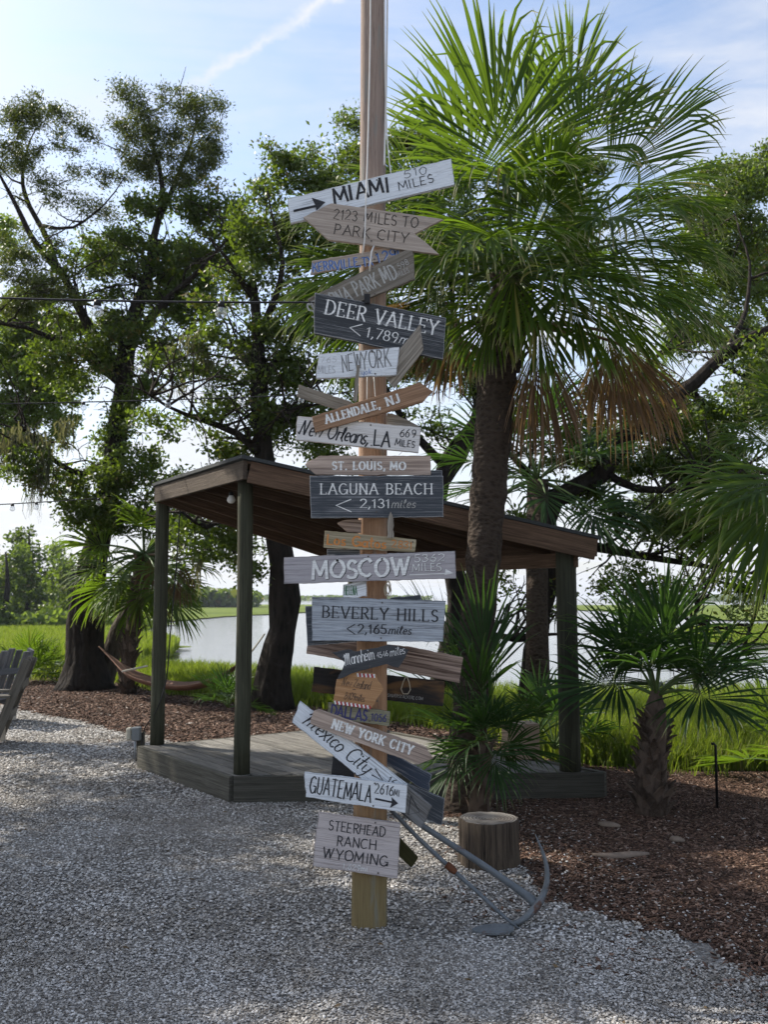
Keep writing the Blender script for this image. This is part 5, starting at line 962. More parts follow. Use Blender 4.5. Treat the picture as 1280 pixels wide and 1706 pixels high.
# ------------------------------------------------------------------ hand lettering: strokes in a unit-high box
def arc(cx, cy, rx, ry, a0, a1, n=10):
    return [(cx + rx * math.cos(rad(a0 + (a1 - a0) * i / n)), cy + ry * math.sin(rad(a0 + (a1 - a0) * i / n))) for i in range(n + 1)]
GL = {
 'A': (.72, [[(0, 0), (.36, 1)], [(.36, 1), (.72, 0)], [(.13, .34), (.59, .34)]]),
 'B': (.58, [[(.06, 0), (.06, 1)], [(.06, 1)] + arc(.26, .765, .24, .235, 90, -90) + [(.06, .53)], [(.06, .53)] + arc(.29, .265, .27, .265, 90, -90) + [(.06, 0)]]),
 'C': (.68, [arc(.38, .5, .36, .5, 48, 312, 16)]),
 'D': (.70, [[(.06, 0), (.06, 1)], [(.06, 1)] + arc(.26, .5, .42, .5, 90, -90, 14) + [(.06, 0)]]),
 'E': (.54, [[(.06, 0), (.06, 1)], [(.06, 1), (.52, 1)], [(.06, .52), (.42, .52)], [(.06, 0), (.54, 0)]]),
 'F': (.52, [[(.06, 0), (.06, 1)], [(.06, 1), (.52, 1)], [(.06, .52), (.42, .52)]]),
 'G': (.72, [arc(.38, .5, .36, .5, 50, 340, 16), [(.72, .05), (.72, .42)], [(.46, .42), (.72, .42)]]),
 'H': (.68, [[(.06, 0), (.06, 1)], [(.64, 0), (.64, 1)], [(.06, .52), (.64, .52)]]),
 'I': (.20, [[(.10, 0), (.10, 1)]]),
 'J': (.42, [[(.36, 1), (.36, .22)] + arc(.20, .2, .16, .2, 0, -150, 7)]),
 'K': (.64, [[(.06, 0), (.06, 1)], [(.60, 1), (.08, .42)], [(.22, .56), (.64, 0)]]),
 'L': (.52, [[(.06, 0), (.06, 1)], [(.06, 0), (.52, 0)]]),
 'M': (.86, [[(.04, 0), (.10, 1)], [(.10, 1), (.43, .22)], [(.43, .22), (.76, 1)], [(.76, 1), (.82, 0)]]),
 'N': (.70, [[(.06, 0), (.06, 1)], [(.06, 1), (.64, 0)], [(.64, 0), (.64, 1)]]),
 'O': (.76, [arc(.38, .5, .36, .5, 90, 450, 22)]),
 'P': (.56, [[(.06, 0), (.06, 1)], [(.06, 1)] + arc(.28, .74, .25, .26, 90, -90) + [(.06, .48)]]),
 'R': (.60, [[(.06, 0), (.06, 1)], [(.06, 1)] + arc(.28, .75, .24, .25, 90, -90) + [(.06, .5)], [(.26, .5), (.60, 0)]]),
 'S': (.54, [arc(.28, .75, .22, .25, 35, 270, 10) + arc(.27, .25, .24, .25, 90, -145, 10)]),
 'T': (.62, [[(.31, 0), (.31, 1)], [(0, 1), (.62, 1)]]),
 'U': (.66, [[(.06, 1), (.06, .3)] + arc(.33, .3, .27, .3, 180, 360, 10) + [(.60, 1)]]),
 'V': (.66, [[(0, 1), (.33, 0)], [(.33, 0), (.66, 1)]]),
 'W': (.92, [[(0, 1), (.24, 0)], [(.24, 0), (.46, .86)], [(.46, .86), (.68, 0)], [(.68, 0), (.92, 1)]]),
 'X': (.62, [[(0, 0), (.62, 1)], [(0, 1), (.62, 0)]]),
 'Y': (.64, [[(0, 1), (.32, .46)], [(.64, 1), (.32, .46)], [(.32, .46), (.32, 0)]]),
 'Z': (.58, [[(.02, 1), (.56, 1), (.02, 0), (.58, 0)]]),
 '0': (.58, [arc(.29, .5, .26, .5, 90, 450, 18)]),
 '1': (.34, [[(.04, .80), (.20, 1), (.20, 0)]]),
 '2': (.54, [arc(.27, .74, .23, .26, 160, -30, 9) + [(.03, 0), (.54, 0)]]),
 '3': (.52, [arc(.25, .76, .20, .24, 150, -90, 9), arc(.25, .26, .24, .26, 90, -150, 10)]),
 '4': (.58, [[(.44, 0), (.44, 1), (.02, .30), (.58, .30)]]),
 '5': (.52, [[(.48, 1), (.12, 1), (.08, .56)] + arc(.25, .31, .24, .31, 120, -150, 11)]),
 '6': (.54, [[(.44, .98), (.20, .74), (.06, .40)] + arc(.28, .28, .23, .28, 160, 520, 14)]),
 '7': (.52, [[(.02, 1), (.52, 1), (.18, 0)]]),
 '8': (.54, [arc(.27, .75, .19, .24, 270, -90, 14), arc(.27, .26, .24, .26, 90, 450, 14)]),
 '9': (.54, [arc(.27, .72, .22, .27, 0, 360, 14) + [(.47, .45), (.28, 0)]]),
 ',': (.20, [[(.12, .08), (.10, 0), (.03, -.15)]]), '.': (.20, [[(.08, .0), (.12, .05)]]), ' ': (.34, []), '-': (.4, [[(.05, .45), (.35, .45)]]),
 '<': (.70, [[(.68, .95), (.02, .5), (.70, .02)]]),
 # lower case (x height .58)
 'a': (.50, [arc(.25, .28, .22, .28, 50, 400, 14), [(.46, .56), (.46, .10), (.54, 0)]]),
 'c': (.42, [arc(.25, .28, .22, .29, 50, 310, 12)]),
 'd': (.50, [arc(.24, .28, .22, .28, 50, 400, 14), [(.46, 1), (.46, .10), (.54, 0)]]),
 'e': (.46, [[(.04, .28), (.40, .34)] + arc(.24, .30, .19, .28, 10, 310, 14)]),
 'f': (.34, [[(.36, .92), (.26, 1.0), (.16, .85), (.14, 0)], [(.0, .56), (.30, .56)]]),
 'h': (.50, [[(.06, 0), (.08, 1)], [(.07, .35)] + arc(.27, .36, .19, .21, 170, 0, 8) + [(.47, .08), (.54, 0)]]),
 'i': (.22, [[(.08, .56), (.08, .10), (.18, 0)], [(.08, .76), (.10, .82)]]),
 'k': (.46, [[(.06, 0), (.06, 1)], [(.40, .56), (.08, .24), (.44, 0)]]),
 'l': (.26, [[(.02, .2), (.20, .80), (.14, 1.0), (.07, .85), (.07, .15), (.20, 0)]]),
 'm': (.74, [[(.05, 0), (.05, .56)], [(.05, .36)] + arc(.21, .38, .15, .2, 170, 0, 7) + [(.36, 0)], [(.36, .36)] + arc(.52, .38, .15, .2, 170, 0, 7) + [(.68, .08), (.76, 0)]]),
 'n': (.50, [[(.06, 0), (.06, .56)], [(.06, .36)] + arc(.26, .37, .19, .21, 170, 0, 8) + [(.46, .08), (.54, 0)]]),
 'o': (.48, [arc(.24, .28, .21, .28, 90, 450, 16)]),
 'r': (.36, [[(.06, 0), (.06, .56)], [(.06, .34), (.18, .54), (.36, .52)]]),
 's': (.38, [arc(.20, .43, .14, .15, 40, 270, 8) + arc(.18, .14, .16, .14, 90, -150, 8)]),
 't': (.34, [[(.16, .95), (.14, .12), (.28, 0)], [(.0, .62), (.34, .66)]]),
 'u': (.50, [[(.05, .56), (.05, .2)] + arc(.24, .2, .19, .2, 180, 350, 7) + [(.44, .56)], [(.44, .56), (.45, .08), (.54, 0)]]),
 'w': (.70, [[(.04, .56), (.14, 0), (.34, .50), (.50, 0), (.66, .58)]]),
 'x': (.46, [[(.02, .56), (.42, 0)], [(.44, .58), (.0, -.02)]]),
 'y': (.50, [[(.05, .56), (.08, .16), (.26, .06), (.44, .20)], [(.46, .56), (.42, -.1), (.24, -.42), (.02, -.30)]]),
 'g': (.50, [arc(.24, .28, .22, .28, 50, 400, 14), [(.46, .56), (.42, -.15), (.22, -.36), (.04, -.26)]]),
 'p': (.5, [[(.06, .56), (.06, -.35)], arc(.26, .28, .2, .28, 180, 540, 14)]),
 'z': (.42, [[(.02, .56), (.40, .56), (.02, 0), (.42, 0)]]),
}
SC = dict(GL)   # script capitals with a flourish
SC.update({'M': (.98, [[(-.05, .72), (.06, .92), (.16, .86), (.10, 0)], [(.12, .3), (.34, .98), (.44, .95), (.42, .05)], [(.42, .25), (.68, .98), (.76, .90), (.74, .08), (.90, 0)]]),
 'O': (.78, [arc(.38, .5, .34, .5, 120, 480, 20) + [(.42, .92), (.62, .84)]]),
 'N': (.84, [[(-.04, .1), (.08, 0), (.18, .95)], [(.18, .95), (.50, .02)], [(.50, .02), (.66, 1.02), (.84, .96)]]),
 'C': (.66, [arc(.40, .5, .34, .5, 40, 320, 16)]), 'Z': (.70, [[(.04, .86), (.22, 1.0), (.60, .96), (.40, .55), (.04, .05), (.30, .1), (.70, .0)]]),
 'L': (.60, [[(.20, .98), (.06, .02), (.56, .08)]]), 'A': (.64, [[(0, 0), (.38, 1), (.50, -.06)], [(.02, .34), (.66, .38)]])})
STY = {  # weight, thin ratio, serif, letter gap, jitter, font, slant
 'serif': (.15, .40, .17, .22, 0, GL, 0), 'slab': (.27, .36, .16, .26, 0, GL, 0), 'brush': (.16, .75, 0, .17, .03, GL, .05), 'marker': (.105, .85, 0, .17, .032, GL, 0), 'thin': (.09, .85, 0, .16, .035, GL, .04),
 'script': (.10, .75, 0, .05, .015, SC, .28), 'finescript': (.075, .8, 0, .04, .015, SC, .25), 'ital': (.10, .6, 0, .10, 0, GL, .22), 'bold': (.19, .8, 0, .15, .02, GL, 0), 'oldnum': (.13, .5, .06, .12, 0, GL, 0)}
def text_strokes(txt, sty, rnd_):
    wt, thin, ser, gap, jit, font, slant = STY[sty]; x = 0; out = []
    for ch in txt:
        w_, st = font.get(ch, font.get(ch.upper(), font[' '])); ojx, ojy = rnd_.gauss(0, jit * .8), rnd_.gauss(0, jit)
        for s_ in st:
            pts = [(x + a + ojx + rnd_.gauss(0, jit * .6), b + ojy + rnd_.gauss(0, jit * .6)) for a, b in s_]; out.append((pts, wt))
            if ser:
                (xa, ya), (xb, yb) = s_[0], s_[-1]
                if len(s_) == 2:
                    if abs(yb - ya) > .5:
                        for (xx, yy) in (s_[0], s_[-1]):
                            if abs(yy) < .02 or abs(yy - 1) < .02: out.append(([(x + xx - ser, yy + (.02 if yy < .5 else -.02)), (x + xx + ser, yy + (.02 if yy < .5 else -.02))], wt * .5))
                    elif ch in 'EFLT': out.append(([(x + xb, yb - (.14 if yb > .5 else -.14)), (x + xb, yb)], wt * .5)); 
                    if ch == 'T' and abs(ya - 1) < .01 and abs(yb - 1) < .01: out.append(([(x + xa, ya - .14), (x + xa, ya)], wt * .5))
        x += w_ + gap
    tot = x - gap; return [([(a + slant * b, b) for a, b in p], w_) for p, w_ in out], tot, thin
def ribbon(mb, pts, wd, thin, y):
    """flat painted stroke in the local x-z plane"""
    p = [np.array(q, float) for q in pts]; n = len(p)
    if n < 2: return
    if np.linalg.norm(p[0] - p[-1]) > 1e-6 or n < 6:
        e0 = p[0] - p[1]; e1 = p[-1] - p[-2]; p[0] = p[0] + e0 / (np.linalg.norm(e0) + 1e-9) * wd * .3; p[-1] = p[-1] + e1 / (np.linalg.norm(e1) + 1e-9) * wd * .3
    V = []
    for i in range(n):
        t = p[min(i + 1, n - 1)] - p[max(i - 1, 0)]; t = t / (np.linalg.norm(t) + 1e-9); nr = np.array((-t[1], t[0])); w_ = wd * (thin + (1 - thin) * abs(t[1])) / 2 * (1 + .22 * noise.noise(Vector((p[i][0] * 160, p[i][1] * 160, 2))) - .12 * (i == n - 1))
        V += [(p[i][0] + nr[0] * w_, y, p[i][1] + nr[1] * w_), (p[i][0] - nr[0] * w_, y, p[i][1] - nr[1] * w_)]
    mb.add(V, [(2 * i, 2 * i + 1, 2 * i + 3, 2 * i + 2) for i in range(n - 1)])
PAINT = {}
def paint(name, c, worn=.0):
    b = NB(name); n = b.noise(b.map((6, 40, 120)), 1.5, 6, .65); col = b.mix(b.ramp(n, [(.35, 1), (.6, 0)]), c, tuple(q * .62 + .03 for q in c)); return b.done(col, .7, .25)
PAINT['black'] = paint('black_lettering', (.022, .024, .030)); PAINT['white'] = paint('white_lettering', (.82, .83, .82)); PAINT['offwhite'] = paint('faded_white_lettering', (.42, .42, .40)); PAINT['grey'] = paint('grey_lettering', (.20, .205, .21))
PAINT['blue'] = paint('blue_lettering', (.085, .18, .46)); PAINT['navy'] = paint('purple_blue_lettering', (.045, .045, .17)); PAINT['orange'] = paint('orange_lettering', (.62, .24, .06)); PAINT['green'] = paint('green_lettering', (.07, .19, .10)); PAINT['palegrey'] = paint('pale_scratched_lettering', (.50, .52, .55)); PAINT['red'] = paint('red_trim', (.42, .04, .05)); PAINT['brown'] = paint('carved_lettering', (.055, .045, .038))
W = {}
W['blue_white'] = wood('whitewashed_board', (.16, .17, .19), (.30, .31, .33), paint=(.74, .79, .84), wear=.42, bump=.5)
W['white'] = wood('white_board', (.26, .26, .26), (.38, .38, .38), paint=(.74, .78, .82), wear=.40, bump=.35)
W['cream'] = wood('cream_board', (.28, .24, .19), (.42, .37, .30), paint=(.70, .69, .68), wear=.44, bump=.35)
W['pale_raw'] = wood('pale_raw_board', (.34, .28, .235), (.68, .59, .51), bump=.4, contrast=.6)
W['moscow'] = wood('grey_mauve_board', (.13, .12, .125), (.27, .255, .265), paint=(.42, .40, .42), wear=.46, bump=.6)
W['old_grey'] = wood('silvered_board', (.14, .12, .095), (.44, .40, .34), bump=.8)
W['dark'] = wood('charcoal_painted_board', (.13, .135, .14), (.34, .35, .35), paint=(.042, .047, .054), wear=.37, bump=.7)
W['dark2'] = wood('slate_painted_board', (.07, .08, .09), (.15, .16, .18), paint=(.055, .063, .074), wear=.36, bump=.5)
W['bev'] = wood('worn_grey_blue_board', (.10, .11, .12), (.24, .25, .27), paint=(.43, .475, .53), wear=.54, bump=.8)
W['brown'] = wood('tan_stained_board', (.21, .12, .07), (.52, .33, .21), bump=.5, contrast=.8)
W['grain'] = wood('strongly_grained_plank', (.075, .045, .035), (.52, .40, .33), streak=.75, bump=.8)
W['louis'] = wood('pinkish_grey_board', (.24, .185, .155), (.60, .48, .40), bump=.5)
W['chalk'] = wood('chalkboard_black', (.045, .048, .053), (.085, .09, .097), bump=.2, contrast=.3)
W['burned'] = wood('burned_board', (.025, .023, .022), (.045, .04, .037), bump=.3, burn=(.22, .12, .05))
W['zealand'] = wood('varnished_pine', (.42, .22, .10), (.78, .47, .25), bump=.3, contrast=.5)
W['gold'] = wood('yellowed_board', (.22, .18, .10), (.52, .45, .32), bump=.5)
W['dallas'] = wood('mossy_grey_board', (.12, .12, .07), (.38, .36, .26), bump=.6)
W['steer'] = wood('washed_pink_grey_board', (.21, .165, .15), (.35, .30, .28), paint=(.56, .51, .50), wear=.47, bump=.35)
W['navyb'] = wood('dark_blue_board', (.04, .05, .07), (.08, .10, .14), paint=(.050, .065, .095), wear=.36, bump=.3)
W['olive'] = wood('dark_olive_board', (.04, .038, .015), (.10, .095, .035), bump=.4)
W['vsign'] = wood('scuffed_grey_board', (.07, .065, .06), (.26, .25, .24), bump=.7, paint=(.20, .205, .21), wear=.55)
YF0 = 4.790
sr = random.Random(11)
M['nail'] = flat('nail_head', (.10, .085, .075), .5, .5, .6)
def sign(label, poly, lvl, mat, texts=(), th=.021, ext=(0, 0), nails=(), lines=(), name='wooden_sign', cat='sign', dy=None, tilt=0.0):
    """poly: board outline; lvl: how far it stands off the post; tilt: how much nearer its right end is, in metres across its width"""
    Yf = YF0 - .024 * lvl if dy is None else dy; xs_ = [p[0] for p in poly]; xm = (min(xs_) + max(xs_)) / 2; xw = max(xs_) - min(xs_)
    Yat = lambda px: Yf - tilt * (px - xm) / xw
    best = max(((poly[i], poly[(i + 1) % len(poly)]) for i in range(len(poly))), key=lambda e: math.hypot(e[1][0] - e[0][0], e[1][1] - e[0][1]))
    a, b = (best if best[0][0] < best[1][0] else best[::-1]); ca, cb_ = P(*a, Yat(a[0])), P(*b, Yat(b[0])); ex = (cb_ - ca).normalized()
    ey = Vector((0, 1, 0)); ey = (ey - ex * ex.dot(ey)).normalized(); ez = ex.cross(ey); R3 = Matrix((ex, ey, ez)).transposed(); Ri = R3.transposed()
    c = sum((P(x, y, Yat(x)) for x, y in poly), Vector()) / len(poly)
    def loc(px, py):
        r = ray(px, py); o_ = Vector((0, 0, CH)); t = (c - o_).dot(ey) / r.dot(ey); q = Ri @ (o_ + r * t - c); return q.x, q.z
    root = bpy.data.objects.new(name, None); COL.objects.link(root); root.matrix_basis = Matrix.Translation(c) @ R3.to_4x4(); root.empty_display_size = .05
    tag(root, label, cat, 'wooden destination signs nailed to the post')
    pl = [loc(*q) for q in poly]; out_ = []
    for i in range(len(pl)):
        p0, p1 = np.array(pl[i]), np.array(pl[(i + 1) % len(pl)]); L_ = np.linalg.norm(p1 - p0); n = max(1, int(L_ / .02)); nr = np.array((-(p1 - p0)[1], (p1 - p0)[0])) / (L_ + 1e-9)
        for k in range(n): out_.append(p0 + (p1 - p0) * k / n + nr * (sr.gauss(0, .0008 if L_ > .12 else .0016) + (.0018 if L_ > .12 else .0035) * noise.noise(Vector((k * .35, i * 7.1, lvl * 3.3))) if k else sr.gauss(0, .0008)))
    n = len(out_); area = sum(out_[i][0] * out_[(i + 1) % n][1] - out_[(i + 1) % n][0] * out_[i][1] for i in range(n))
    if area > 0: out_ = out_[::-1]
    m_ = MB(); fr = [(q[0], 0, q[1]) for q in out_]; bk = [(q[0] + ext[0], th, q[1] + ext[1]) for q in out_]
    m_.add(fr + bk, [tuple(range(n))[::-1], tuple(range(n, 2 * n))] + [(i, (i + 1) % n, n + (i + 1) % n, n + i) for i in range(n)])
    me = m_.mesh('board'); me.update(); bo_ = link('board', me, W[mat], root)
    bm = bmesh.new(); bm.from_mesh(me); bmesh.ops.recalc_face_normals(bm, faces=bm.faces); bm.to_mesh(me); bm.free()
    bv = bo_.modifiers.new('b', 'BEVEL'); bv.width = .0012; bv.segments = 1; bv.limit_method = 'ANGLE'; bv.angle_limit = rad(50)
    layer = [0]
    def put(name_, col, strokes):  # strokes: list of (pts local, width, thin)
        mb = MB()
        for p, w_, th_ in strokes: layer[0] += 1; ribbon(mb, p, w_, th_, -.0008 - layer[0] * .00004)
        link(name_, mb.mesh(name_), PAINT[col], root)
    for tx in texts:
        t_, b0, b1, h, sty, col = tx[:6]; opt = tx[6] if len(tx) > 6 else {}
        st, tot, thin = text_strokes(t_, sty, sr); q0, q1 = np.array(loc(*b0)), np.array(loc(*b1)); ux = (q1 - q0); wdt = np.linalg.norm(ux); ux = ux / wdt; uy = np.array((-ux[1], ux[0]))
        hh = h / ppm(b0[0], b0[1], Yf); sx = wdt / tot; W_ = opt.get('w', 1.0)
        mk_ = lambda off: [([tuple(q0 + ux * (a * sx + off[0]) + uy * (b * hh + off[1])) for a, b in p], w_ * hh * W_, thin) for p, w_ in st]
        if 'sh' in opt: put('lettering_edge_shadow', opt['sh'], mk_((opt.get('ox', -.0022), opt.get('oy', -.0018))))
        put('lettering', col, mk_((0, 0)))
    for ln in lines:
        pts, w_, col = ln[:3]; nm_ = ln[3] if len(ln) > 3 else 'painted_line'
        if nm_ == 'fill':
            mb = MB(); layer[0] += 1; q = [loc(*p) for p in pts]; mb.add([(a, -.0008 - layer[0] * .00004, b_) for a, b_ in q], [tuple(range(len(q)))]); link('painted_arrowhead', mb.mesh('painted_arrowhead'), PAINT[col], root)
        else: put(nm_, col, [([loc(*p) for p in pts], w_ / ppm(640, 853, Yf), 1.0)])
    if not nails and lvl >= 1 and name == 'wooden_sign':
        xq = 616 + sr.uniform(-4, 10); ys_ = [p0[1] + (p1[1] - p0[1]) * (xq - p0[0]) / (p1[0] - p0[0]) for p0, p1 in zip(poly, poly[1:] + poly[:1]) if (p0[0] - xq) * (p1[0] - xq) < 0]
        if len(ys_) == 2: lo_y, hi_y = min(ys_), max(ys_); nails = [(xq, lo_y + 4), (xq + sr.uniform(-3, 6), hi_y - 4)]
    for (x, y) in nails:
        q = loc(x, y); m_ = MB(); m_.tube([(q[0], .002, q[1]), (q[0], -.0022, q[1])], .0042, 8); link('nail', m_.mesh('nail'), M['nail'], root)
    return root
import bmesh
# ---- the post
polew = NB('weathered_post'); v = polew.map((70, 70, 1.8), offs=False); g1 = polew.noise(v, 1.0, 8, .65, 1.0); g2_ = polew.noise(polew.map((240, 240, 5), offs=False), 1, 5, .7); sp_ = polew.n('ShaderNodeSeparateXYZ'); polew.l(polew.tc.outputs['Object'], sp_.inputs[0])
hz_ = polew.n('ShaderNodeMapRange'); polew.l(polew.math('ADD', sp_.outputs[2], polew.math('MULTIPLY', polew.noise(polew.map((4, 4, 1), offs=False), 1.5, 4), 1.6)), hz_.inputs[0]); hz_.inputs[1].default_value = 2.3; hz_.inputs[2].default_value = 4.6
lo_ = polew.mix(g1, (.17, .085, .045), (.55, .34, .20)); hi_ = polew.mix(g1, (.16, .105, .08), (.44, .36, .31)); c = polew.mix(hz_.outputs[0], lo_, hi_); bz = polew.n('ShaderNodeMapRange'); polew.l(sp_.outputs[2], bz.inputs[0]); bz.inputs[1].default_value = .75; bz.inputs[2].default_value = .2
c = polew.mix(bz.outputs[0], c, polew.mix(g1, (.12, .085, .038), (.33, .26, .13))); c = polew.mix(polew.ramp(g2_, [(.32, .8), (.42, 0)]), c, (.035, .025, .02)); gb = polew.noise(polew.map((25, 25, 3), offs=False), 1.2, 5); c = polew.mix(polew.ramp(gb, [(.56, 0), (.66, .45)]), c, (.20, .24, .23)); polew.bump(polew.math('ADD', g1, g2_), .8, .006); M['pole'] = polew.done(c, .85, .2)
YPC = 4.895; pb = P(615, 1549, YPC - .08); pb.y = YPC; pb.z = 0
prof = [(1549, 585, 645), (1460, 586, 645), (1300, 590, 645), (1100, 594, 645), (900, 597, 645), (750, 597.5, 645), (560, 598, 643.5), (400, 599, 643), (200, 600, 643), (0, 601, 641), (-300, 603, 640), (-700, 606, 640)]
V = []; n = 28; m_ = MB()
for (py, x0, x1) in prof:
    a = P((x0 + x1) / 2, py, YPC - .04); hw = (x1 - x0) / 2 / ppm((x0 + x1) / 2, py, YPC - .02); z = 0 if py == 1549 else a.z
    if py == 1549: V_lo = True
    for i in range(n):
        t = 2 * math.pi * i / n; ex_ = 2 / 2.9; cx_ = abs(math.cos(t)) ** ex_ * math.copysign(1, math.cos(t)); sy_ = abs(math.sin(t)) ** ex_ * math.copysign(1, math.sin(t)); V.append((a.x + hw * cx_, YPC + min(hw, .085) * sy_, z - (.01 if py == 1549 else 0)))
Fs = [(k * n + i, k * n + (i + 1) % n, (k + 1) * n + (i + 1) % n, (k + 1) * n + i) for k in range(len(prof) - 1) for i in range(n)] + [tuple(range((len(prof) - 1) * n, len(prof) * n))]
m_.add(V, Fs); po = m_.build('signpost_pole', M['pole'], None, pb, smooth=True); tag(po, 'tall weathered wooden post carrying all the destination signs', 'post')
rx = lambda px, py, off: P(px, py, YPC - .085 - off)
def rope(label, pts, r, mat='whiterope', nm='rope', cat='rope', lvl=.06):
    q = resample([(*P(x, y, YF0 - l_), r) for x, y, l_ in pts], .03); m_ = MB(); m_.tube([a[:3] for a in q], r, 6, .15, 60); return tag(m_.build(nm, M[mat], None, q[0][:3], smooth=True), label, cat)
rope('long white halyard rope hanging down the front of the post over the upper signs', [(617.5, -60, .02), (617, 60, .02), (615, 160, .03), (612.5, 260, .05), (610, 330, .075), (607.5, 400, .075), (604, 424, .05)], .0042)
rope('white cord down the right edge of the post', [(646, -80, -.06), (645, 60, -.06), (643, 180, -.05), (640.5, 275, -.01)], .0058)
rope('thin pale cord beside the post that hangs loose above the MIAMI sign', [(641, -60, -.02), (641.5, 100, -.02), (645, 220, -.02), (649, 270, -.02), (652, 292, -.02)], .0036)
rope('loose loop of white rope over the KERRVILLE board', [(623, 410, .05), (619, 420, .075), (617.5, 436, .08), (616, 452, .06)], .0045)
rope('pair of thin cords down the post under the NEW YORK board', [(612, 626, .015), (611.5, 670, .015)], .003); rope('thin cord down the right half of the post face under the NEW YORK board', [(623, 628, .015), (626, 668, .015)], .003)
# conduit strip
# ---- the signs
arrow = lambda p0, p1, w_, hw, col, hl: None
sign('MIAMI 510 MILES board, whitewashed, topmost and tilted up to the right', [(479, 331), (752, 264), (758, 307.5), (483.6, 372)], 1, 'blue_white',
     [('MIAMI', (556, 339.5), (650, 319), 25, 'brush', 'black', dict(sh='white', ox=-.004, oy=.0, w=1.2)), ('510', (674, 297), (713, 288.5), 12.5, 'thin', 'black'), ('MILES', (665, 317.5), (724, 303), 14, 'thin', 'black', dict(w=1.2))],
     lines=[([(490.5, 351.5), (528, 343)], 4.5, 'black', 'painted_arrow'), ([(519, 329.5), (542.5, 337), (527, 351.5), (526, 343)], 0, 'black', 'fill')], nails=[(628, 300)])
sign('2123 MILES TO PARK CITY board, raw wood left arrow with a swallow tail', [(505, 361.5), (552.5, 338.5), (739.5, 365), (691.7, 389), (732.5, 424), (546.9, 399)], 2.1, 'pale_raw',
     [('2123 MILES TO', (555.5, 364), (696, 379.5), 17, 'marker', 'brown'), ('PARK CITY', (556.7, 390), (679, 405.5), 17, 'marker', 'brown')], nails=[(619, 401.5), (613, 357)])
sign('KERRVILLE, TX 1290 board, narrow with blue letters', [(519.6, 434.6), (688, 407), (690, 424), (517, 456.5)], 1, 'pale_raw',
     [('KERRVILLE,TX', (521.5, 453.7), (621, 441.5), 15, 'marker', 'blue', dict(w=1.5, sh='white', ox=.0016, oy=-.001)), ('1290', (629, 438), (676, 427.5), 17, 'marker', 'blue', dict(w=1.5, sh='white', ox=.0016, oy=-.001))])
sign('SEVERNA PARK MD 598 MILES board, silvered wood tilted steeply up to the right', [(512, 498), (687, 411), (690, 465), (600, 502), (528, 532)], 2.1, 'old_grey',
     [('SEVERNA PARK MD', (520, 530), (663, 462), 25, 'thin', 'offwhite', dict(w=1.35)), ('598', (665, 449), (682, 441), 10, 'thin', 'offwhite', dict(w=1.2)), ('MILES', (664, 462), (683, 453), 8, 'thin', 'offwhite', dict(w=1.2))], th=.028, ext=(.008, 0))
sign('DEER VALLEY 1,789 miles board, charcoal with carved white serif letters', [(524.4, 487.5), (743.7, 529.5), (738.6, 598.4), (523, 554.8)], 3.2, 'dark',
     [('DEER VALLEY', (541, 522.5), (727, 558.5), 24, 'serif', 'white'), ('<', (580.6, 556), (600, 560), 21, 'serif', 'white', dict(w=.9)), ('1,789', (609, 561), (662, 571.5), 17, 'oldnum', 'white'), ('mi', (664, 571), (686, 575.5), 16, 'ital', 'white')], th=.03, nails=[(637, 513.5), (633.5, 572)])
sign('bare weathered plank slanting up to the right in front of the DEER VALLEY board', [(699, 542), (704, 586), (657, 648), (636, 618)], 4.3, 'old_grey', th=.02, ext=(.016, .004), name='blank_board')
sign('NEW YORK board, small and white with thin scratched letters', [(530.5, 590), (665.8, 578), (660.7, 625), (526.6, 630.8)], 5.4, 'white',
     [('NEW', (571, 619), (604, 615), 28, 'thin', 'grey', dict(w=.75)), ('YORK', (604, 615), (651, 610), 30, 'thin', 'grey', dict(w=.75)), ('765', (533, 604), (561, 603), 9, 'thin', 'palegrey'), ('MILES', (530, 622.5), (558, 621), 12, 'thin', 'palegrey'), ('yok', (602, 625), (620, 622), 9, 'thin', 'blue', dict(w=.9))])
sign('thin splinter of wood standing upright below the NEW YORK board', [(594.7, 608), (599.5, 608), (595.5, 668), (588, 668)], 6.5, 'old_grey', name='blank_board', th=.012)
sign('short grey plank end poking out left behind the ALLENDALE board', [(498, 640.6), (582, 668), (600, 680), (590, 692), (551, 679), (494, 660)], 1.0, 'old_grey', name='blank_board')
sign('narrow grey plank end on the right behind the New Orleans board', [(645, 688), (662, 692), (697, 709), (697, 718), (645, 712)], 0, 'old_grey', name='blank_board')
sign('New Orleans, LA 669 MILES board, cream with black script', [(495.7, 693), (702, 712), (697.3, 754.5), (492, 732.8)], 2.1, 'cream',
     [('New Orleans,', (497, 723), (613, 741), 25, 'script', 'black', dict(w=1.1)), ('LA', (622, 742), (650, 744), 25, 'brush', 'black', dict(w=.8)), ('669', (666, 727), (692, 729.5), 13, 'thin', 'black', dict(w=1.3)), ('MILES', (657.5, 742), (691, 746), 11, 'thin', 'black', dict(w=1.5))])
sign('ALLENDALE, NJ board, tan stained arrow pointing up to the right', [(520, 694), (700, 637), (721.8, 651.9), (704.4, 670), (524.4, 720.2)], 3.2, 'brown',
     [('ALLENDALE,', (544, 705.5), (634, 680), 13.5, 'slab', 'white'), ('NJ', (646, 676.5), (666.5, 670), 14, 'slab', 'white')], nails=[(612, 673), (614, 689)])
sign('ST. LOUIS, MO board, pinkish grey arrow pointing left', [(508, 774), (531.4, 759.6), (718.4, 759), (718, 791), (525.8, 791)], 1, 'louis', [('ST. LOUIS,', (554, 782.3), (642, 782.5), 13, 'slab', 'white'), ('MO', (650.5, 782.5), (675.7, 782.8), 13, 'slab', 'white')], nails=[(618.5, 766), (618.5, 784)])
sign('dark board end behind the right side of the ST. LOUIS board', [(690, 783), (737, 783.5), (737, 800), (690, 800)], 0, 'dark2', name='blank_board')
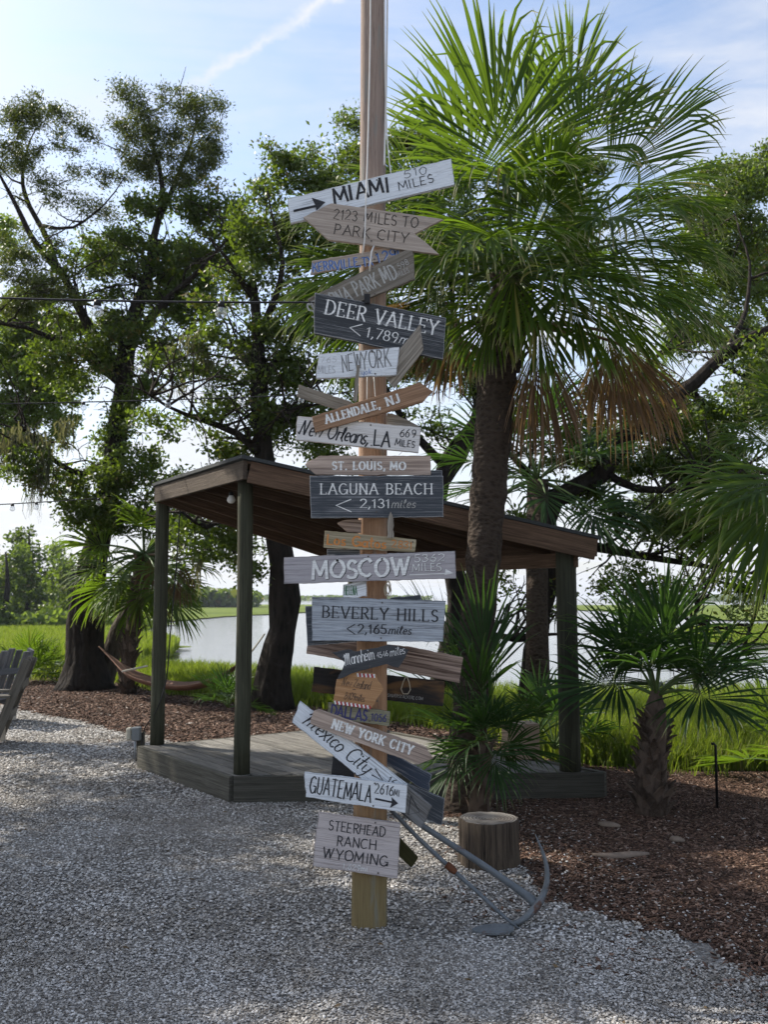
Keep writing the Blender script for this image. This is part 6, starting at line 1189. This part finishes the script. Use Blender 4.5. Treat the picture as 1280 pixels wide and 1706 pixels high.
sign('LAGUNA BEACH 2,131 miles board, charcoal with white serif letters', [(516, 792.6), (738.7, 792.6), (739.5, 861), (518, 863)], 2.1, 'dark2',
     [('LAGUNA BEACH', (534, 823.3), (720, 823.3), 17.5, 'serif', 'white'), ('<', (559.5, 853), (585, 853), 22, 'serif', 'white', dict(w=.9)), ('2,131', (600, 846), (650, 846), 14.5, 'oldnum', 'white', dict(w=1.3)), ('miles', (652, 846), (692, 846), 14, 'ital', 'offwhite', dict(w=1.2))], th=.03, nails=[(627, 799), (627, 853)])
sign('split log end sticking out left of the post below the LAGUNA BEACH board', [(562, 872), (578, 866), (602, 866), (602, 888), (578, 886)], 0, 'grain', name='blank_board')
sign('small pointed wood stake below the LAGUNA BEACH board', [(651, 852), (655.5, 862), (657, 896), (645, 896), (647, 862)], 3.2, 'old_grey', name='blank_board', th=.012)
sign('Los Gatos 2831 board, narrow yellowed wood with orange letters', [(541, 884), (693.7, 899), (691.7, 920), (539, 912)], 2.1, 'gold',
     [('Los Gatos', (544, 906), (643, 914), 16, 'bold', 'orange'), ('2831', (653, 912), (687, 915), 12, 'marker', 'orange', dict(w=1.3))], nails=[(688, 903)])
sign('dark board edge behind the left of the Los Gatos board', [(545, 915), (600, 915), (600, 927), (545, 927)], 0, 'dark2', name='blank_board')
sign('MOSCOW 5362 MILES board, long grey with white letters, their painted dark shadow and a right arrow', [(473, 928.4), (758.3, 917.7), (760.6, 963.6), (473, 972.9)], 3.2, 'moscow',
     [('MOSCOW', (520, 964), (680, 956.5), 28, 'brush', 'white', dict(sh='black', ox=.0030, oy=-.0032, w=1.25)), ('5362', (690, 937), (741, 934.6), 12, 'thin', 'white', dict(w=1.4, sh='black', ox=.0012, oy=-.0014)), ('MILES', (687.5, 952.3), (735, 949.8), 12, 'thin', 'white', dict(w=1.4, sh='black', ox=.0012, oy=-.0014))],  # black offset copies paint a shadow so flat letters look carved
     lines=[([(683, 957.5), (752, 955)], 1.6, 'white', 'painted_arrow'), ([(743, 948), (756, 955), (741, 958)], 0, 'white', 'fill')])
sign('tiny white HELENA board with faded green letters under the MOSCOW board', [(572, 974), (604.9, 964.6), (611.6, 964.6), (611.4, 993.6), (597, 996), (571.5, 996)], 2.1, 'white', [('HELENA', (573.5, 991), (595, 991), 15, 'marker', 'green', dict(w=.8))])
sign('dark board end behind the right corner above the BEVERLY HILLS board', [(650, 996), (701.5, 990.5), (703, 1010), (650, 1010)], 0, 'dark2', name='blank_board')
sign('dark slate board showing behind the left end of the BEVERLY HILLS board', [(508.5, 1009.5), (560, 1012), (592, 1069), (512, 1076)], 1.0, 'dark2', name='blank_board')
sign('BEVERLY HILLS 2,165 miles board, worn grey blue with dark carved letters', [(519.6, 994), (742.9, 1001), (738.6, 1069.4), (519.6, 1067.7)], 2.1, 'bev',
     [('BEVERLY HILLS', (537, 1028.4), (729.7, 1035.7), 19, 'serif', 'black'), ('<', (577.5, 1056), (591, 1056.5), 17, 'serif', 'black', dict(w=.9)), ('2,165', (596, 1055), (644, 1056), 15, 'oldnum', 'black', dict(w=1.2)), ('miles', (647, 1056), (685, 1057), 14, 'ital', 'black', dict(w=1.3))], th=.03, nails=[(637, 1004), (635, 1063)])
sign('bare plank with bold swirling grain behind the Mannheim arrow', [(512, 1075), (600, 1069.5), (680, 1077), (771.8, 1095.3), (766, 1138), (640, 1113), (510.5, 1089)], 0, 'grain', name='blank_board', dy=4.99, th=.03)
sign('burned black board with faint web address and a rope loop, lower right of the post', [(523, 1111), (741.7, 1135.5), (738.5, 1177), (519.7, 1152.5)], 0, 'burned', [('SINVERSTACKERE.COM', (645.5, 1160.5), (704.5, 1166.5), 5, 'thin', 'offwhite')], dy=4.985)
rope('thin rope loop hanging on the burned black board', [(676, 1128, -.12), (672, 1136, -.155), (668.5, 1148, -.155), (672, 1156, -.155), (680, 1156, -.155), (684, 1149, -.155), (682, 1137, -.155), (678.5, 1128, -.12)], .0026, 'rope')
sign('DALLAS 1056 board, mossy grey with purple letters', [(547, 1170.3), (650.5, 1185.6), (648.8, 1209.7), (545, 1196)], 1, 'dallas', [('DALLAS', (550, 1192), (611, 1201), 18, 'marker', 'navy', dict(w=1.5)), ('1056', (618.6, 1201), (643.5, 1202.8), 12, 'marker', 'navy', dict(w=1.4))])
sign('New Zealand 8409 miles board, varnished pine arrow with red and white trim', [(561, 1132), (575, 1127), (594, 1120), (625, 1121.8), (639, 1148.4), (619.9, 1179), (555.8, 1169)], 2.1, 'zealand',
     [('New Zealand', (569, 1142), (616, 1149), 14, 'finescript', 'black', dict(w=.75)), ('8409miles', (573, 1165), (607, 1169.5), 12.5, 'finescript', 'black', dict(w=.75)), ('-', (587, 1151), (593, 1151.7), 6, 'bold', 'black')],
     lines=[([(x_, 1171.5 + (x_ - 560) * .14 - 3), (x_ + 1.2, 1171.5 + (x_ - 560) * .14 + 1)], 3.0, 'red' if i % 2 else 'white', 'trim_stripe') for i, x_ in enumerate(np.arange(558, 618, 3.4))] + [([(x_, 1122.2 + (x_ - 594) * .06), (x_ + 1, 1126.5 + (x_ - 594) * .06)], 3.0, 'red' if i % 2 else 'white', 'trim_stripe') for i, x_ in enumerate(np.arange(596, 624, 3.4))])
sign('Mannheim 4546 miles arrow, chalkboard black with white script', [(553, 1086.9), (583.4, 1081.8), (591.9, 1086.3), (649.5, 1074.2), (681.8, 1082.6), (664, 1112.2), (645, 1106.5), (593.3, 1120), (562.3, 1131.9), (575, 1103.7)], 3.2, 'chalk',
     [('Mannheim', (575, 1109.5), (624, 1097.5), 20, 'finescript', 'white', dict(w=.9)), ('4546', (628, 1096.5), (647, 1092.5), 9, 'thin', 'white', dict(w=1.1)), ('miles', (650, 1094), (675, 1088.5), 14, 'finescript', 'white', dict(w=.9))])
sign('small dark board low behind the post under the Mexico City board', [(554, 1261), (592, 1268), (592, 1297), (552, 1291)], 0, 'chalk', name='blank_board', dy=4.99)
sign('plain dark blue pointed board right of the post under the NEW YORK CITY board', [(630, 1246), (643, 1250), (719.8, 1290.8), (715.6, 1318.9), (694.5, 1309), (630, 1262)], 0, 'navyb', name='blank_board', dy=4.985)
sign('slate board angled down to the right behind the GUATEMALA board', [(640, 1290), (675, 1303.4), (741.5, 1331.5), (736.7, 1375), (712.8, 1366.7), (640, 1325)], 0, 'dark2', name='blank_board', dy=4.98, th=.028)
sign('Mexico City board, whitewashed and tilted steeply down to the right with black script', [(499.6, 1168), (680, 1308), (652, 1334), (603, 1298), (486.4, 1203.6)], 1, 'blue_white',
     [('Mexico City', (502.5, 1203), (608, 1290), 26, 'script', 'black', dict(w=.95)), ('16', (643, 1304), (655, 1312), 14, 'marker', 'black')], lines=[([(620, 1291), (638, 1300.6), (625.6, 1281)], 2.2, 'black')])
sign('NEW YORK CITY board, weathered brown arrow pointing down to the right', [(522, 1184.5), (530, 1181.5), (711.4, 1245), (722.6, 1263.5), (698, 1273.3), (575, 1230), (517, 1206)], 2.1, 'louis', [('NEW YORK CITY', (552.5, 1212.5), (685, 1257), 14.5, 'slab', 'white')], nails=[(629, 1236)])
sign('small scuffed board end with a black V at the right of the GUATEMALA board', [(672, 1306), (678.5, 1309), (720.7, 1344.2), (703, 1382), (672, 1353)], 2.1, 'vsign', lines=[([(685, 1326), (699.5, 1353), (680.5, 1357), (685, 1326)], 1.6, 'black')])
sign('GUATEMALA 2616 MI board, white with black letters and a right arrow', [(507, 1286.5), (679, 1307.6), (676, 1354.6), (508.9, 1328)], 3.2, 'white',
     [('GUATEMALA', (514.5, 1320.5), (617.7, 1335.5), 27, 'marker', 'black', dict(w=.85)), ('2616', (624, 1321.5), (655, 1325.5), 16, 'marker', 'black', dict(w=1.0)), ('MI', (656.5, 1325.5), (665, 1326.5), 10, 'marker', 'black')],
     lines=[([(626, 1330.7), (654, 1336.5)], 3, 'black', 'painted_arrow'), ([(653, 1328), (663.5, 1338.3), (650, 1346), (653, 1337)], 0, 'black', 'fill')])
sign('STEERHEAD RANCH WYOMING 1,629 mi board, the lowest, pinkish grey with black letters', [(533.4, 1354), (667.3, 1372.3), (663, 1463.9), (521, 1443), (526, 1390), (530.6, 1357)], 1, 'steer',
     [('STEERHEAD', (547.5, 1382.5), (642, 1394.5), 15.5, 'marker', 'black', dict(w=1.15)), ('RANCH', (560.6, 1408.5), (626, 1416), 15.5, 'marker', 'black', dict(w=1.15)), ('WYOMING', (538, 1427.5), (645, 1443.5), 16.5, 'marker', 'black', dict(w=1.15)), ('1,629mi', (571, 1446.5), (612, 1452), 9, 'thin', 'white', dict(w=1.4))], th=.025)
sign('short dark olive board end low on the right of the STEERHEAD board', [(655, 1385), (669, 1399), (697.5, 1429.3), (685.5, 1445.5), (655, 1418)], 0, 'olive', name='blank_board', dy=4.97)
# light hook and a knot of rope
m_ = MB(); k_ = P(612, 498, YF0 - .085); m_.box(k_, (.03, .02, .05)); tag(m_.build('cable_clamp', M['blackrub'], None, k_, bevel=.004), 'black clamp holding the light cable on top of the DEER VALLEY board', 'clamp')
m_ = MB(); 
for i in range(7):
    t = np.linspace(0, 2 * math.pi, 13); cx_, cz_ = sr.uniform(-.006, .012), sr.uniform(-.01, .01); c0 = P(646, 981, YF0 - .01)
    m_.tube([c0 + Vector((cx_ + (.010 + .004 * sr.random()) * math.sin(a), -.006 * math.cos(a + i), cz_ + .030 * math.cos(a))) for a in t], .0018, 4, cap=False)
tag(m_.build('rope_coil', M['rope'], None, c0), 'small bunch of pale twine on the post below the MOSCOW board', 'rope')
